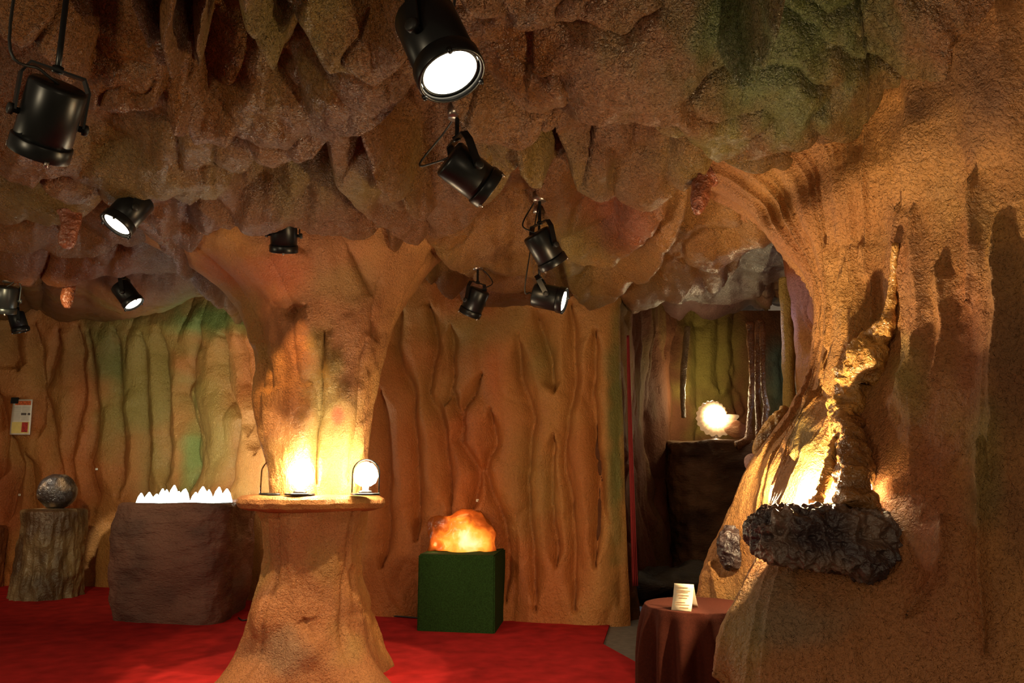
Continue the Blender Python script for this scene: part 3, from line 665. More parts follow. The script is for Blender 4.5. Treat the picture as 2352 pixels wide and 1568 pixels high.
# ------------------------------------------------------------ trough of lit crystals
A = Pz(214, 1432, 0); Bq = Pz(500, 1443, 0); Cq = Pz(590, 1392, 0); Dq = A + Cq - Bq + Vector((.1, .1, 0))
def roughbox(name, corners, z1, rnd, seed, cols, disp=.03, n=90, top=None, dip=None):
    # superelliptic plan through four corners, closed top with an optional well
    cc = sum((Vector(x) for x in corners), Vector()) / 4
    th = np.linspace(0, 2 * np.pi, 4 * n, endpoint=False)
    e = rnd; a = np.sign(np.cos(th)) * np.abs(np.cos(th)) ** e; b = np.sign(np.sin(th)) * np.abs(np.sin(th)) ** e
    cs = [np.array(x[:2]) for x in corners]              # front-left, front-right, back-right, back-left
    s_ = (a + 1) / 2; t_ = (b + 1) / 2
    Pn = (cs[0][None] * ((1 - s_) * (1 - t_))[:, None] + cs[1][None] * (s_ * (1 - t_))[:, None] + cs[2][None] * (s_ * t_)[:, None] + cs[3][None] * ((1 - s_) * t_)[:, None])
    C0 = np.array(cc[:2]); rows = []
    zs = list(np.linspace(0, z1 - .04, 70)); prof = [(z, 1.0) for z in zs] + [(z1 - .04 + .04 * math.sin(a_), 1 - .06 * (1 - math.cos(a_))) for a_ in np.linspace(.2, math.pi / 2, 8)]
    if dip: prof += [(z1, .9), (z1, .86)] + [(z1 - dip * k / 5, .84 - .01 * k) for k in range(1, 6)] + [(z1 - dip, .5), (z1 - dip, .02)]
    else: prof += [(z1 + .003, k) for k in (.85, .7, .5, .3, .1, .01)]
    for (z, k) in prof:
        bul = 1 + .05 * math.sin(z / z1 * math.pi) - .05 * (1 - z / z1)
        p = C0 + (Pn - C0) * k * bul; d = (p - C0); ln = np.linalg.norm(d, axis=1)[:, None] + 1e-6
        dn = disp * fbm(p[:, 0] * 3, p[:, 1] * 3, z * 4 + seed, seed, 3) + disp * .25 * fbm(p[:, 0] * 14, p[:, 1] * 14, z * 18, seed + 1, 3)
        p = p + d / ln * (dn * min(1, k * 1.5))[:, None]
        zz_ = z + (disp * .4 * fbm(p[:, 0] * 3, p[:, 1] * 3, 0, seed + 3, 2) if z > z1 * .9 else 0)
        rows.append(np.stack([p[:, 0], p[:, 1], np.full(len(p), z) + (zz_ - z)], -1))
    G = np.array(rows); nn = np.clip(fbm(G[..., 0] * 2.5, G[..., 1] * 2.5, G[..., 2] * 4, seed + 7, 3) * 1.6 + .5, 0, 1)[..., None]
    return gridmesh(name, G, np.array(cols[0]) * (1 - nn) + np.array(cols[1]) * nn, wrap=True), cc
me, cc = roughbox('crystal_trough', [A, Bq, Cq, Dq], .97, .42, 11, (srgb('5a4038'), srgb('7a5548')), .05, dip=.16)
o = link('crystal_trough', me, M['trough']); setorigin(o, (cc.x, cc.y, 0)); tag(o, 'big brown block-shaped rock trough holding glaring white crystals, left of the pillar', 'rock trough')
TC = cc
def cryst_mat(name, c, s):
    return simple(name, (.9, .95, .9), .2, em=c, es=s)
M['cry'] = cryst_mat('backlit_crystal', (.82, 1, .93), 9)
cpx = [(322, 1132, 1165), (340, 1130, 1166), (358, 1134, 1164), (372, 1122, 1164), (395, 1114, 1163), (420, 1124, 1163), (425, 1122, 1160), (445, 1130, 1161), (464, 1117, 1158), (480, 1124, 1158), (497, 1118, 1156), (520, 1122, 1152), (382, 1124, 1161), (405, 1128, 1162)]
cnames = ['far left', 'second from the left', 'third from the left']
proto = None
for i, (u, v0, v1) in enumerate(cpx):
    D = cc.y - .12 + .1 * math.sin(i * 2.1) + .06
    b = P(u, 1162, D); b.z = .81; top = P(u, v0, D).z; h = top - .81
    bm = bmesh.new(); n = 6; r = .042 + .012 * ((i * 7) % 3) / 2
    lathe(bm, (0, 0, 0), Vector((0, 0, 1)), [(0, r), (h * .62, r * .98), (h * .86, r * .6), (h, r * .12)], 7)
    me = bm_me('glowing_crystal', bm, False); o = link('glowing_crystal', me, M['cry']); o.location = b; o.rotation_euler = (0, .05 * math.sin(i * 3), i)
    tag(o, 'glaring white upright crystal standing in the row in the rock trough', 'crystal', 'glaring crystals in the rock trough')
light('trough_lamp', 'AREA', (cc.x, cc.y + .02, .99), 15, (.92, 1, .85), 1.0, aim=(cc.x + .1, cc.y + .7, 2.6), sy=.16).data.energy = 28
light('trough_lamp', 'POINT', (cc.x + .5, cc.y + .2, 1.1), 4, (1, .95, .75), .05)

# ------------------------------------------------------------ stumps at the left
def stump(name, u0, u1, v0, v1, D, label, cols, seed, amp=.05, lump=True):
    b = Pz((u0 + u1) / 2, v1, 0); D = b.y + (u1 - u0) / 2 / F * b.y; zt = EYE + ray(0, v0).z * D; r0 = (u1 - u0) / 2 / F * D
    cx, cy = (((u0 + u1) / 2) - CX) / F * D, D
    th = np.linspace(0, 2 * np.pi, 260, endpoint=False); rows = []
    prof = [(z, 1 + .12 * (1 - z / zt) ** 3) for z in np.linspace(-.005, zt - .03, 110)] + [(zt - .02, .985), (zt - .008, .95), (zt, .88), (zt + .003, .6), (zt + .003, .3), (zt, .01)]
    for z, k in prof:
        ct, st = np.cos(th), np.sin(th)
        d = amp * fbm(ct * 1.3, st * 1.3, z * 3, seed, 3) + amp * .5 * (1 - np.abs(fbm(ct * 2.5, st * 2.5, z * 2.2, seed + 2, 3)) * 2.5) * (.4 + .9 * (1 - z / zt))
        d = d + .01 * fbm(ct * 8, st * 8, z * 9, seed + 4, 2)
        r = (r0 * k + d * min(1, k)) * .96
        rows.append(np.stack([cx + r * ct, cy + r * st, np.full(len(th), z)], -1))
    G = np.array(rows); nn = np.clip(fbm(G[..., 0] * 4, G[..., 1] * 4, G[..., 2] * 2.5, seed + 7, 3) * 2 + .45, 0, 1)[..., None]
    o = link(name, gridmesh(name, G, np.array(cols[0]) * (1 - nn) + np.array(cols[1]) * nn, wrap=True), M['lava']); setorigin(o, (cx, cy, 0))
    tag(o, label, 'pedestal'); return cx, cy, zt, r0
cx, cy, zt, r0 = stump('rock_pedestal', 84, 210, 1168, 1382, 7, 'gnarled grey-brown rock pedestal under the stone ball, left of the trough', (srgb('54402c'), srgb('8f7a58')), 5, .06)
rs = 39 / F * cy
sph = blob('stone_ball', (cx + .02, cy, zt + rs * .96), (rs, rs, rs), 5, 2, ((9, .01),), ((5, .008),), seed=31, cols=(srgb('2c2420'), srgb('a88a68')))
o = setorigin(link('stone_ball', sph, M['vein']), (cx + .02, cy, zt)); tag(o, 'polished dark stone ball resting on the gnarled pedestal', 'stone ball')
light('spotlight_beam', 'SPOT', (cx - .5, cy - .9, 2.15), 110, (1, .9, .7), .03, aim=(cx, cy, zt + .2), angle=20, blend=.4)
stump('rock_pedestal', -50, 42, 1207, 1358, 7, 'brown rock pedestal with a reddish lit top at the left edge', (srgb('5c3622'), srgb('86522e')), 8, .03)
bq = Pz(52, 1345, 0)
o = setorigin(link('dark_boulder', blob('dark_boulder', (bq.x, bq.y + .12, .14), (.15, .14, .17), 4, 2.6, ((5, .04),), seed=9, cols=(srgb('3a3a2c'), srgb('6a6248'))), M['trough']), (bq.x, bq.y + .12, 0))
tag(o, 'dark boulder on the floor between the two left pedestals', 'boulder')
light('spotlight_beam', 'SPOT', (-4.6, 6.6, 2.4), 14, (1, .42, .2), .04, aim=(-5.2, 8.1, .6), angle=40, blend=.6)

# ------------------------------------------------------------ green plinth with the glowing rock
A = Pz(957, 1452, 0); Bq = Pz(1136, 1459, 0); Cq = Pz(1167, 1413, 0); Dq = A + Cq - Bq
H_ = .588
bm = bmesh.new(); lo = [bm.verts.new((p.x, p.y, 0)) for p in (A, Bq, Cq, Dq)]; hi = [bm.verts.new((p.x, p.y, H_)) for p in (A, Bq, Cq, Dq)]
bm.faces.new(lo[::-1]); bm.faces.new(hi)
for k in range(4): bm.faces.new((lo[k], lo[(k + 1) % 4], hi[(k + 1) % 4], hi[k]))
bmesh.ops.bevel(bm, geom=bm.edges[:], offset=.012, segments=3, affect='EDGES')
cc = (A + Bq + Cq + Dq) / 4
o = setorigin(link('green_plinth', bm_me('green_plinth', bm, False), M['turf']), (cc.x, cc.y, 0)); tag(o, 'dark green felt-covered square plinth under the glowing orange rock', 'plinth')
def glow_rock():
    m, nt, b = new_mat('glowing_orange_rock'); N = nt.nodes; L = nt.links
    tc = N.new('ShaderNodeTexCoord'); n = N.new('ShaderNodeTexNoise'); n.inputs['Scale'].default_value = 7; n.inputs['Detail'].default_value = 5; n.inputs['Distortion'].default_value = .5
    L.new(tc.outputs['Object'], n.inputs['Vector'])
    sx = N.new('ShaderNodeSeparateXYZ'); L.new(tc.outputs['Object'], sx.inputs[0])
    # lamp glow weakens with the distance from the bulb inside
    ln = N.new('ShaderNodeVectorMath'); ln.operation = 'DISTANCE'; ln.inputs[1].default_value = (.03, -.12, .06); L.new(tc.outputs['Object'], ln.inputs[0])
    mr = N.new('ShaderNodeMapRange'); mr.inputs[1].default_value = .34; mr.inputs[2].default_value = .05; mr.inputs[3].default_value = 0; mr.inputs[4].default_value = 1; L.new(ln.outputs['Value'], mr.inputs[0])
    ad = N.new('ShaderNodeMath'); ad.operation = 'MULTIPLY_ADD'; ad.inputs[1].default_value = .9; L.new(n.outputs['Fac'], ad.inputs[0])
    sb = N.new('ShaderNodeMath'); sb.operation = 'SUBTRACT'; sb.inputs[1].default_value = .5; L.new(mr.outputs[0], sb.inputs[0]); L.new(sb.outputs[0], ad.inputs[2])
    cr = N.new('ShaderNodeValToRGB'); e = cr.color_ramp.elements
    e[0].position = .12; e[0].color = (.03, .004, 0, 1); e[1].position = .95; e[1].color = (1, .78, .35, 1)
    for p_, c_ in ((.32, (.35, .05, .005, 1)), (.5, (.85, .2, .015, 1)), (.68, (1, .42, .05, 1))):
        x = e.new(p_); x.color = c_
    L.new(ad.outputs[0], cr.inputs[0]); L.new(cr.outputs[0], b.inputs['Emission Color']); b.inputs['Emission Strength'].default_value = 1.5
    b.inputs['Base Color'].default_value = (.2, .05, .01, 1); b.inputs['Roughness'].default_value = .25
    bp = N.new('ShaderNodeBump'); bp.inputs['Distance'].default_value = .02; L.new(n.outputs['Fac'], bp.inputs['Height']); L.new(bp.outputs[0], b.inputs['Normal'])
    return m
M['glow'] = glow_rock()
def shp(Q, V):
    Q = Q.copy(); x = V[:, 0]
    Q[:, 2] *= np.where(V[:, 2] > 0, 1 + .12 * np.sin(x * 5 + .4) - .15 * x, 1)
    Q[:, 2] = np.maximum(Q[:, 2], -.06); return Q
gc = Vector((P(1060, 1250, cc.y - .08).x, cc.y - .02, H_))
me = blob('glowing_rock', gc + Vector((0, 0, .065)), (.292, .18, .235), 5, 2.5, ((6, .045), (16, .014)), ((7, .02),), shp, 12, (.3, .1, .03))
o = setorigin(link('glowing_rock', me, M['glow']), gc); tag(o, 'glowing orange translucent rock lamp on top of the green plinth', 'rock lamp')
light('rock_lamp_glow', 'POINT', gc + Vector((0, -.12, .33)), 1.5, (1, .42, .1), .1)
light('rock_lamp_glow', 'POINT', gc + Vector((-.22, -.16, .05)), .5, (1, .6, .25), .03)

# ------------------------------------------------------------ cloth-covered table with card
tcx, tcy, tz, tr = .79, 3.4, .635, .225
t = thing('side_table', 'small round table hidden under a brown cloth by the right rock wall', 'table', (tcx, tcy, 0))
bm = bmesh.new(); lathe(bm, (tcx, tcy, tz - .03), Vector((0, 0, 1)), [(0, tr - .01), (.022, tr - .01)], 48); part('tabletop', bm_me('tabletop', bm), M['steel'], t)
bm = bmesh.new(); lathe(bm, (tcx, tcy, 0), Vector((0, 0, 1)), [(0, .13), (.02, .13), (.03, .025), (tz - .03, .025)], 24); part('leg', bm_me('leg', bm), M['steel'], t)
th = np.linspace(0, 2 * np.pi, 360, endpoint=False); rows = []
for k in (.01, .3, .6, .85, .95): rows.append(np.stack([tcx + tr * k * np.cos(th), tcy + tr * k * np.sin(th), np.full(360, tz)], -1))
for j, z in enumerate(np.concatenate([[0], np.linspace(.004, tz - .01, 60)])):
    q = z / .59; fl = (vn(np.cos(th) * 3.4, np.sin(th) * 3.4, z * .6, 5) * .5 + .5 * np.sin(th * 15 + 1.2 * np.sin(th * 2))) * .05 * min(1, q * 3) ** .8
    r = tr + .004 + .012 * min(1, q * 6) + .02 * q + fl
    rr = r - (.006 * max(0, 1 - z / .02) if z < .02 else 0)
    rows.append(np.stack([tcx + rr * np.cos(th), tcy + rr * np.sin(th), np.full(360, tz - z) ], -1))
o = setorigin(link('tablecloth', gridmesh('tablecloth', np.array(rows), None, wrap=True, flip=True), M['cloth']), (tcx, tcy, tz))
tag(o, 'dark brown pleated cloth draped over the small round table', 'tablecloth')
# tent card
kx = P(1568, 1390, 3.32); cen = Vector((kx.x, kx.y - .04, tz + .002)); ang = R(28)
ux = Vector((math.cos(ang), -math.sin(ang), 0)); uy = Vector((math.sin(ang), math.cos(ang), 0)); hw = .041; hh = .098
def cardpt(a, s_, t_): # a: -1 front / +1 back face, s along fold, t 0..1 from foot to fold
    bow = .006 * math.sin(t_ * math.pi)
    return cen + ux * (s_ * hw) + uy * (a * ((1 - t_) * .055 - bow)) + Vector((0, 0, t_ * hh))
root = thing('folded_card', 'small cream folded card standing on the brown cloth', 'card', cen)
bm = bmesh.new(); g = []
for a, tl in ((-1, np.linspace(0, 1, 7)), (1, np.linspace(.86, 0, 6))):
    for t_ in tl: g.append([bm.verts.new(cardpt(a, s_, t_)) for s_ in (-1, 1)])
for i in range(len(g) - 1): bm.faces.new((g[i][0], g[i][1], g[i + 1][1], g[i + 1][0]))
me = bm_me('card_sheet', bm); o = part('card_sheet', me, M['paper'], root); md = o.modifiers.new('thickness', 'SOLIDIFY'); md.thickness = .0012
bm = bmesh.new()
for k, (s0, s1, t_) in enumerate(((-.55, .45, .84), (-.7, .7, .72), (-.72, .5, .66), (-.6, .6, .54), (-.4, .45, .45), (-.75, .3, .28), (-.7, .75, .2), (-.2, .7, .1))):
    off = -uy * .0022
    vs = [bm.verts.new(cardpt(-1, a_, b_) + off) for a_, b_ in ((s0, t_), (s1, t_), (s1, t_ + .025), (s0, t_ + .025))]; bm.faces.new(vs)
part('text_lines', bm_me('text_lines', bm, False), simple('brown_print', (.35, .2, .1), .8), root)

# ------------------------------------------------------------ lava shelf, flowstone and small rocks on the right wall
c0 = onwall(1880, 1235); sc_ = c0.y - .08
def lavashape(Q, V):
    Q = Q.copy(); x = V[:, 0]; low = V[:, 2] < 0
    Q[:, 2] *= np.where(low, 1.0 + .45 * np.exp(-((x - .45) / .35) ** 2), .9 + .05 * np.sin(x * 9))
    Q[:, 1] += .5 * Q[:, 2] * low; return Q
lc = P(1880, 1228, sc_)
me = blob('lava_shelf', lc, (.222, .135, .088), 7, 3.4, ((5, .02), (14, .014)), ((21, .02), (44, .008)), lavashape, 21, cols=(srgb('382a2c'), srgb('6e5648')))
o = setorigin(link('lava_shelf', me, M['lava']), lc); tag(o, 'black knobbly lava rock shelf jutting from the right wall, hiding a lamp', 'lava shelf')
c1 = onwall(1683, 1258)
me = blob('lava_lump', c1 + Vector((0, .0, .0)), (.062, .05, .105), 6, 2.4, ((7, .02),), ((20, .012), (40, .004)), None, 23, cols=(srgb('2c2022'), srgb('5c4a46')))
o = setorigin(link('lava_lump', me, M['lava']), c1); tag(o, 'small dark lava lump on the wall left of the big lava shelf', 'lava rock')
def vein(name, keys, off, label, cols, seed, sub=1, n=26, fwd=0):
    pts = []; rad = []
    for k in keys:
        u, v, rp = k[:3]; h = onwall(u, v, off + (k[3] if len(k) > 3 else 0)); pts.append(h); rad.append(rp / F * h.y)
    sp_ = smooth_path(pts, 14); ra = np.interp(np.linspace(0, len(keys) - 1, len(sp_)), range(len(keys)), rad)
    bm = bmesh.new(); tube(bm, sp_, list(ra), n); bmesh.ops.recalc_face_normals(bm, faces=bm.faces)
    bm.normal_update(); V = np.array([v.co[:] for v in bm.verts]); Nn = np.array([v.normal[:] for v in bm.verts])
    rv = np.repeat(ra, n)
    d = (fbm(V[:, 0] * 22, V[:, 1] * 22, V[:, 2] * 22, seed, 3) * .42 + (1 - np.abs(fbm(V[:, 0] * 34, V[:, 1] * 34, V[:, 2] * 20, seed + 3, 2)) * 2.4) * .13) * rv
    for i, v in enumerate(bm.verts): v.co = Vector(V[i] + Nn[i] * d[i])
    me = bm_me(name, bm); nn = np.clip(d / (rv + 1e-6) * 1.5 + .5, 0, 1)[:, None]
    set_paint(me, np.array(cols[0]) * (1 - nn) + np.array(cols[1]) * nn)
    o = link(name, me, M['vein']); return o
root = thing('flowstone_vein', 'glossy golden flowstone running down the right wall and forking onto the lava shelf', 'flowstone', onwall(1960, 900))
def addv(nm, keys, off, cols, seed):
    o = vein(nm, keys, off, None, cols, seed); o.data.transform(Matrix.Translation(-root.location)); o.parent = root
GD = (srgb('7a4c20'), srgb('d09a50'))
addv('upper_flow', [(2056, 560, 7), (2052, 640, 9), (2046, 700, 11), (2034, 750, 22), (2010, 790, 36), (1986, 830, 46), (1966, 880, 44), (1950, 930, 37), (1938, 975, 30), (1932, 1010, 20)], .02, GD, 401)
addv('thin_fork', [(1935, 970, 16, .03), (1915, 1020, 13, .05), (1908, 1070, 14, .07), (1890, 1120, 15, .08), (1875, 1162, 17, .10)], .0, GD, 405)
addv('thick_fork', [(1948, 950, 22, .03), (1955, 1010, 30, .06), (1962, 1060, 34, .07), (1962, 1110, 40, .08), (1966, 1172, 42, .09)], .0, (srgb('5c3a20'), srgb('9a6a38')), 409)
lp = onwall(1842, 1108, .085)
light('shelf_lamp', 'POINT', lp, 55, (1, .76, .42), .01)
light('shelf_lamp', 'POINT', onwall(1765, 1134, .10), 34, (1, .76, .42), .01)  # added second source, spreads the hidden lamp's wash over the left flank
lp2 = onwall(1990, 1150, .10)
light('shelf_lamp', 'POINT', onwall(1930, 1145, .05), 5, (1, .76, .42), .02)
light('shelf_lamp', 'POINT', onwall(2010, 1120, .07) + Vector((0, .03, 0)), 3, (1, .76, .42), .015)
for (u, v, D, sz, cols, lab, nm, cat) in (
    (1772, 990, 3.92, (.055, .05, .12), (srgb('6a4a22'), srgb('c89a58')), 'glittering amber crystal crust on the left edge of the right wall', 'crystal_crust', 'crystal crust'),
    (1732, 1062, 3.95, (.05, .05, .045), (srgb('8a6a66'), srgb('b08a80')), 'dull pink rock on the flank below the amber crystals', 'pink_rock', 'rock')):
    p = P(u, v, D)
    tilt = 1.0 if nm == 'crystal_crust' else 0
    def sh(Q, V, tilt=tilt):
        Q = Q.copy(); Q[:, 0] += Q[:, 2] * .6 * tilt; return Q
    me = blob(nm, p, sz, 5, 2.2, ((9, .015),), ((26, .012),) if tilt else ((8, .01),), sh, 41, cols=cols)
    tag(setorigin(link(nm, me, M['vein'] if tilt else M['trough']), p), lab, cat)

# ------------------------------------------------------------ hanging stalactites and columns
def stal(name, keys, D, label, cols, seed, cat='stalactite', mat='vein', amp=.4):
    pts = [P(u, v, D) for u, v, _ in keys]; rad = [r_ / F * D for *_, r_ in keys]
    if name == 'stalactite': 
        h = BV_C.ray_cast(pts[-1], Vector((0, 0, 1)))[0]
        if h: pts[0] = Vector((pts[0].x, pts[0].y, max(h.z + .03, pts[1].z + .02)))
    sp_ = smooth_path(pts, 12); ra = np.interp(np.linspace(0, len(keys) - 1, len(sp_)), range(len(keys)), rad); n = 24
    bm = bmesh.new(); tube(bm, sp_, list(ra), n); bmesh.ops.recalc_face_normals(bm, faces=bm.faces); bm.normal_update()
    V = np.array([v.co[:] for v in bm.verts]); Nn = np.array([v.normal[:] for v in bm.verts]); rv = np.repeat(ra, n); s_ = .5 / (np.mean(ra) + 1e-6)
    d = fbm(V[:, 0] * s_, V[:, 1] * s_, V[:, 2] * s_, seed, 3) * amp * rv
    for i, v in enumerate(bm.verts): v.co = Vector(V[i] + Nn[i] * d[i])
    me = bm_me(name, bm); nn = np.clip(d / (rv + 1e-6) + .5, 0, 1)[:, None]; set_paint(me, np.array(cols[0]) * (1 - nn) + np.array(cols[1]) * nn)
    o = setorigin(link(name, me, M[mat]), pts[0]); tag(o, label, cat); return o
RB = (srgb('6a3020'), srgb('9a5a38'))
stal('stalactite', [(1625, 372, 34), (1615, 410, 27), (1608, 450, 25), (1603, 480, 18), (1600, 492, 6)], 3.3, 'stubby red-brown stalactite hanging at the right of the ceiling above the passage', RB, 1)
stal('stalactite', [(160, 500, 26), (158, 530, 21), (154, 558, 17), (152, 570, 7)], 3.9, 'short lumpy stalactite between the two lit lamps at the left', RB, 2)
stal('stalactite', [(158, 640, 16), (156, 670, 14), (154, 695, 12), (154, 707, 6)], 5.6, 'small far stalactite beside the small lit lamp at the left', RB, 3)
DR = (srgb('3a2414'), srgb('a8744a'))
stal('dripstone_column', [(1722, 740, 9), (1727, 850, 6), (1728, 900, 8), (1722, 960, 7), (1718, 1008, 8), (1690, 1022, 10)], 8.4, 'thin wet dripstone strand at the right edge of the niche', DR, 4, 'dripstone')
stal('dripstone_column', [(1743, 735, 9), (1740, 850, 7), (1741, 930, 7), (1744, 1000, 8), (1742, 1090, 10)], 8.2, 'middle wet dripstone strand right of the niche', DR, 5, 'dripstone')
stal('dripstone_column', [(1752, 740, 6), (1753, 880, 6), (1760, 940, 7), (1754, 1010, 7), (1748, 1100, 9)], 8.1, 'kinked wet dripstone strand, nearest to the olive column', DR, 6, 'dripstone')
stal('dripstone_column', [(1580, 750, 7), (1572, 830, 7), (1568, 900, 6), (1570, 960, 6)], 8.6, 'pale dripstone strand at the left edge of the niche', (srgb('5a4a30'), srgb('b09a70')), 7, 'dripstone')
stal('rock_column', [(1806, 640, 17), (1810, 760, 15), (1812, 880, 15), (1816, 1000, 16), (1818, 1200, 18)], 5.0, 'smooth olive-ochre column in the passage beside the right wall', (srgb('86682c'), srgb('a88a40')), 8, 'rock column', 'side', .25)

# ------------------------------------------------------------ niche rock and the ammonite lamp
ND = 8.7
zs_ = P(0, 1012, ND).z
fl = P(1560, 1300, ND).x; fr_ = P(1800, 1300, ND).x
me, cc = roughbox('niche_rock', [Vector((P(1548, 1300, ND).x, ND - .15, 0)), Vector((P(1830, 1300, ND).x, ND - .25, 0)), Vector((P(1830, 1300, ND).x, ND + .8, 0)), Vector((P(1548, 1300, ND).x, ND + .8, 0))], zs_, .5, 51, (srgb('46301f'), srgb('74563c')), .08)
o = setorigin(link('niche_rock', me, M['trough']), (cc.x, cc.y, 0)); tag(o, 'dark rock block in the passage carrying the glowing ammonite lamp', 'rock')
me = blob('low_rock', P(1520, 1335, 8.0) + Vector((0, 0, -.0)), (.7, .5, .14), 5, 2.4, ((3, .12), (8, .03)), seed=61, cols=(srgb('2c261c'), srgb('4c4638')))
tag(setorigin(link('low_rock', me, M['trough']), P(1500, 1340, 8.0)), 'low dark rock mound on the floor inside the passage', 'rock')
ac = P(1640, 955, ND + .05); ar = 56 / F * ND
tl = thing('ammonite_lamp', 'round ribbed ammonite-shaped stone lamp glowing white in the niche', 'lamp', (ac.x, ac.y, zs_))
M['rib'] = simple('lit_pale_stone', (.85, .6, .35), .4, em=(1, .62, .28), es=.3, bump=.01, bs=20)
def spiral(bm, turns, n0=180):
    pts = []; rad = []
    for i in range(n0):
        t_ = i / (n0 - 1); a = -1.2 + t_ * turns * 2 * math.pi; g_ = math.exp((t_ - 1) * turns * .62)
        r_ = ar * .70 * g_; tr_ = ar * .29 * g_ * (1 + .13 * math.cos(a * 19))
        pts.append(ac + Vector((math.cos(a) * r_, 0, math.sin(a) * r_))); rad.append(tr_)
    tube(bm, pts, rad, 20)
bm = bmesh.new(); spiral(bm, 2.2, 420); part('shell_coil', bm_me('shell_coil', bm), M['rib'], tl)
bm = bmesh.new(); lathe(bm, ac + Vector((0, -.06, -.0)), Vector((0, -1, 0)), [(-.02, ar * .42), (.04, ar * .4), (.09, ar * .3), (.12, ar * .04)], 30); part('bulb', bm_me('bulb', bm), M['bulb2'], tl)
bm = bmesh.new(); lathe(bm, (ac.x, ac.y, zs_ - .02), Vector((0, 0, 1)), [(0, .12), (.03, .11), (.05, .04), (.1, .035)], 20); part('stand', bm_me('stand', bm), M['steel'], tl)
light('ammonite_light', 'POINT', ac + Vector((0, -.25, .02)), 2, (1, .72, .38), .05)
light('ammonite_light', 'POINT', ac + Vector((0, .25, .3)), 22, (1, .8, .42), .05)
p = P(1692, 985, ND - .05)
me = blob('shell_fragment', p, (.14, .08, .10), 4, 1.6, ((8, .02),), seed=71, cols=(srgb('a06a48'), srgb('d8a880')))
tag(setorigin(link('shell_fragment', me, M['trough']), (p.x, p.y, zs_)), 'pale broken stone piece leaning on the right of the ammonite lamp', 'stone')
light('daylight_patch', 'SPOT', (1.6, 7.2, 2.2), 60, (.5, .68, 1), .01, aim=Pz(1450, 1397, 0), angle=8, blend=.1)
light('passage_light', 'SPOT', (1.55, 5.3, 2.2), 7, (.75, .65, 1), .05, aim=(1.95, 5.0, 2.1), angle=80, blend=1)
light('passage_light', 'POINT', (2.9, 7.9, 2.0), 2, (.6, .8, 1), .08)
light('passage_light', 'POINT', (1.75, 7.0, 2.0), 5, (1, .72, .45), .1)  # added unseen fill, brightens the passage walls and the niche front

# ------------------------------------------------------------ small things
pts = smooth_path([P(1443, 770, 6.42), P(1446, 900, 6.42), P(1452, 1100, 6.42), P(1460, 1345, 6.42)], 8)
bm = bmesh.new(); prev = None
for i, p in enumerate(pts):
    w0 = .01 + .014 * i / len(pts)
    row = [bm.verts.new(p + Vector((-w0 + 2 * w0 * k / 12, .012 * math.sin(k * 1.7), 0))) for k in range(13)]
    if prev:
        for k in range(12): bm.faces.new((prev[k], prev[k + 1], row[k + 1], row[k]))
    prev = row
o = setorigin(link('red_curtain', bm_me('red_curtain', bm), M['redc']), pts[0]); md = o.modifiers.new('thickness', 'SOLIDIFY'); md.thickness = .004
tag(o, 'narrow dark red curtain hanging at the left edge of the doorway', 'curtain')

def wallhit(u, v, off=.01):
    global BV_W
    d = ray(u, v).normalized(); h = BV_W.ray_cast(Vector((0, 0, EYE)), d)
    return h[0] - d * off if h[0] else P(u, v, 8)
BV_W = BVHTree.FromPolygons([v.co[:] for v in wall_back.data.vertices], [p_.vertices[:] for p_ in wall_back.data.polygons])
hD = min(wallhit(u, v).y for u, v in ((28, 920), (72, 920), (28, 995), (66, 995), (48, 955))) - .03
def pq(a, b, off=0):      # a 0..1 across, b 0..1 down the sheet
    x = 31 + a * 44 - b * 6; y = 917 + b * 81
    return P(x, y, hD - off) + Vector((0, -.02 * math.sin((1 - a) * 1.6 * b), 0))
root = thing('info_sheet', 'white printed information sheet pinned to the left wall', 'sign', pq(.5, 0))
bm = bmesh.new(); g = [[bm.verts.new(pq(a, b)) for a in np.linspace(0, 1, 7)] for b in np.linspace(0, 1, 7)]
for i in range(6):
    for j in range(6): bm.faces.new((g[i][j], g[i][j + 1], g[i + 1][j + 1], g[i + 1][j]))
o = part('sheet', bm_me('sheet', bm), M['white'], root); md = o.modifiers.new('thickness', 'SOLIDIFY'); md.thickness = .002; md.offset = -1
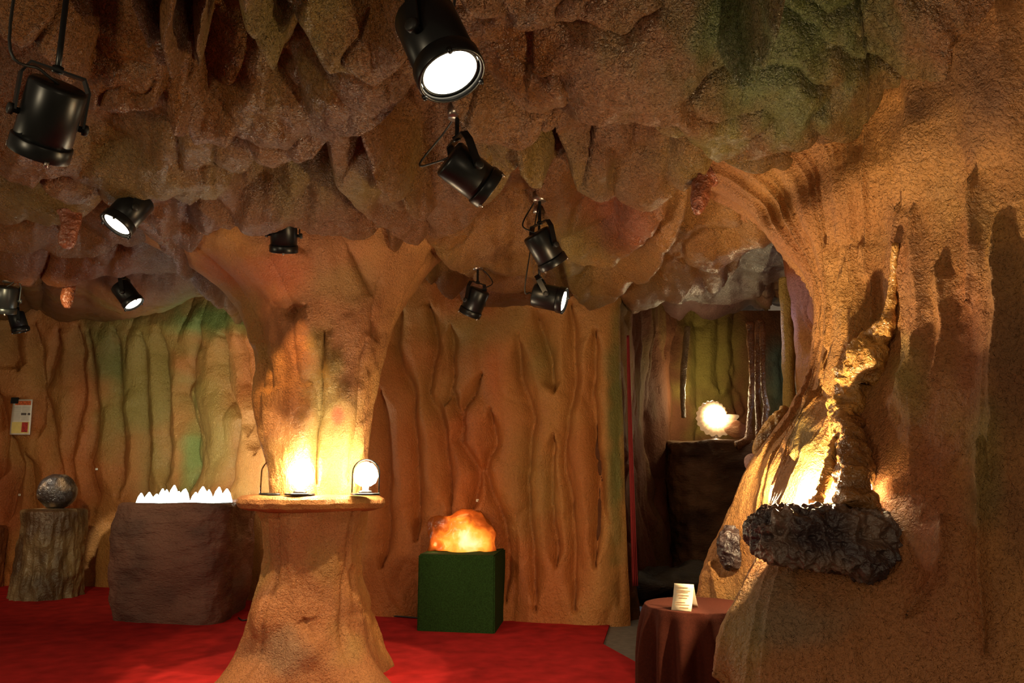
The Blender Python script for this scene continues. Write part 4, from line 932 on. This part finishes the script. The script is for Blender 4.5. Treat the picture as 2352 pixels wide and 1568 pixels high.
def rect(nm, r4, mat, off=.004):
    bm = bmesh.new()
    for (a0, b0, a1, b1) in r4:
        n = 4
        for k in range(n):
            aa0 = a0 + (a1 - a0) * k / n; aa1 = a0 + (a1 - a0) * (k + 1) / n
            bm.faces.new([bm.verts.new(pq(a, b, off)) for a, b in ((aa0, b0), (aa1, b0), (aa1, b1), (aa0, b1))])
    return part(nm, bm_me(nm, bm, False), mat, root)
rect('photo_banner', [(.12, .04, .93, .16)], M['orangep']); rect('yellow_panel', [(.06, .64, .92, .96)], M['yellowp'], .003); rect('red_picture', [(.56, .65, .86, .93)], M['redp'], .006)
rect('dark_pictures', [(.47, .38, .74, .45), (.8, .38, .93, .45)], M['ink'])
rect('text_lines', [(.5, .2 + .027 * k, .93, .208 + .027 * k) for k in range(6)] + [(.5, .48 + .027 * k, .93, .488 + .027 * k) for k in range(5)] + [(.08, .2 + .027 * k, .45, .208 + .027 * k) for k in range(15)], M['inklight'])
bm = bmesh.new(); bbox(bm, pq(.07, .03, .012), (.04, .008, .035)); part('clip', bm_me('clip', bm, False), M['black'], root)
for (u, v, nn, lab) in ((45, 1136, 4, 'tiny white number tag on the wall above the left pedestals'), (222, 1077, 4, 'tiny white number tag on the wall above the trough'), (1097, 1149, 4, 'tiny white number tag on the back wall above the glowing rock')):
    h = wallhit(u, v, .03); bm = bmesh.new(); bbox(bm, h, (.013, .002, .011))
    root_ = thing('number_tag', lab, 'tag', h, 'number tags on the wall'); part('tag_plate', bm_me('tag_plate', bm, False), M['white'], root_)
    if u != 222:
        bm = bmesh.new()
        for q in (-.004, .004): bbox(bm, h + Vector((q, -.0025, 0)), (.0014, .0008, .006))
        part('digit', bm_me('digit', bm, False), M['ink'], root_)
for (pl_, lab) in (([(868, 1412), (900, 1414), (930, 1416), (965, 1419)], 'thin black cable on the carpet between the pillar and the green plinth'), ([(548, 1418), (556, 1424), (574, 1420), (590, 1402), (600, 1395)], 'thin black cable curling on the carpet between the trough and the pillar')):
    pts = smooth_path([Pz(u, v, .02) for u, v in pl_], 6); bm = bmesh.new(); tube(bm, pts, .006, 8)
    tag(setorigin(link('power_cable', bm_me('power_cable', bm), M['blackmatt']), pts[0]), lab, 'cable')
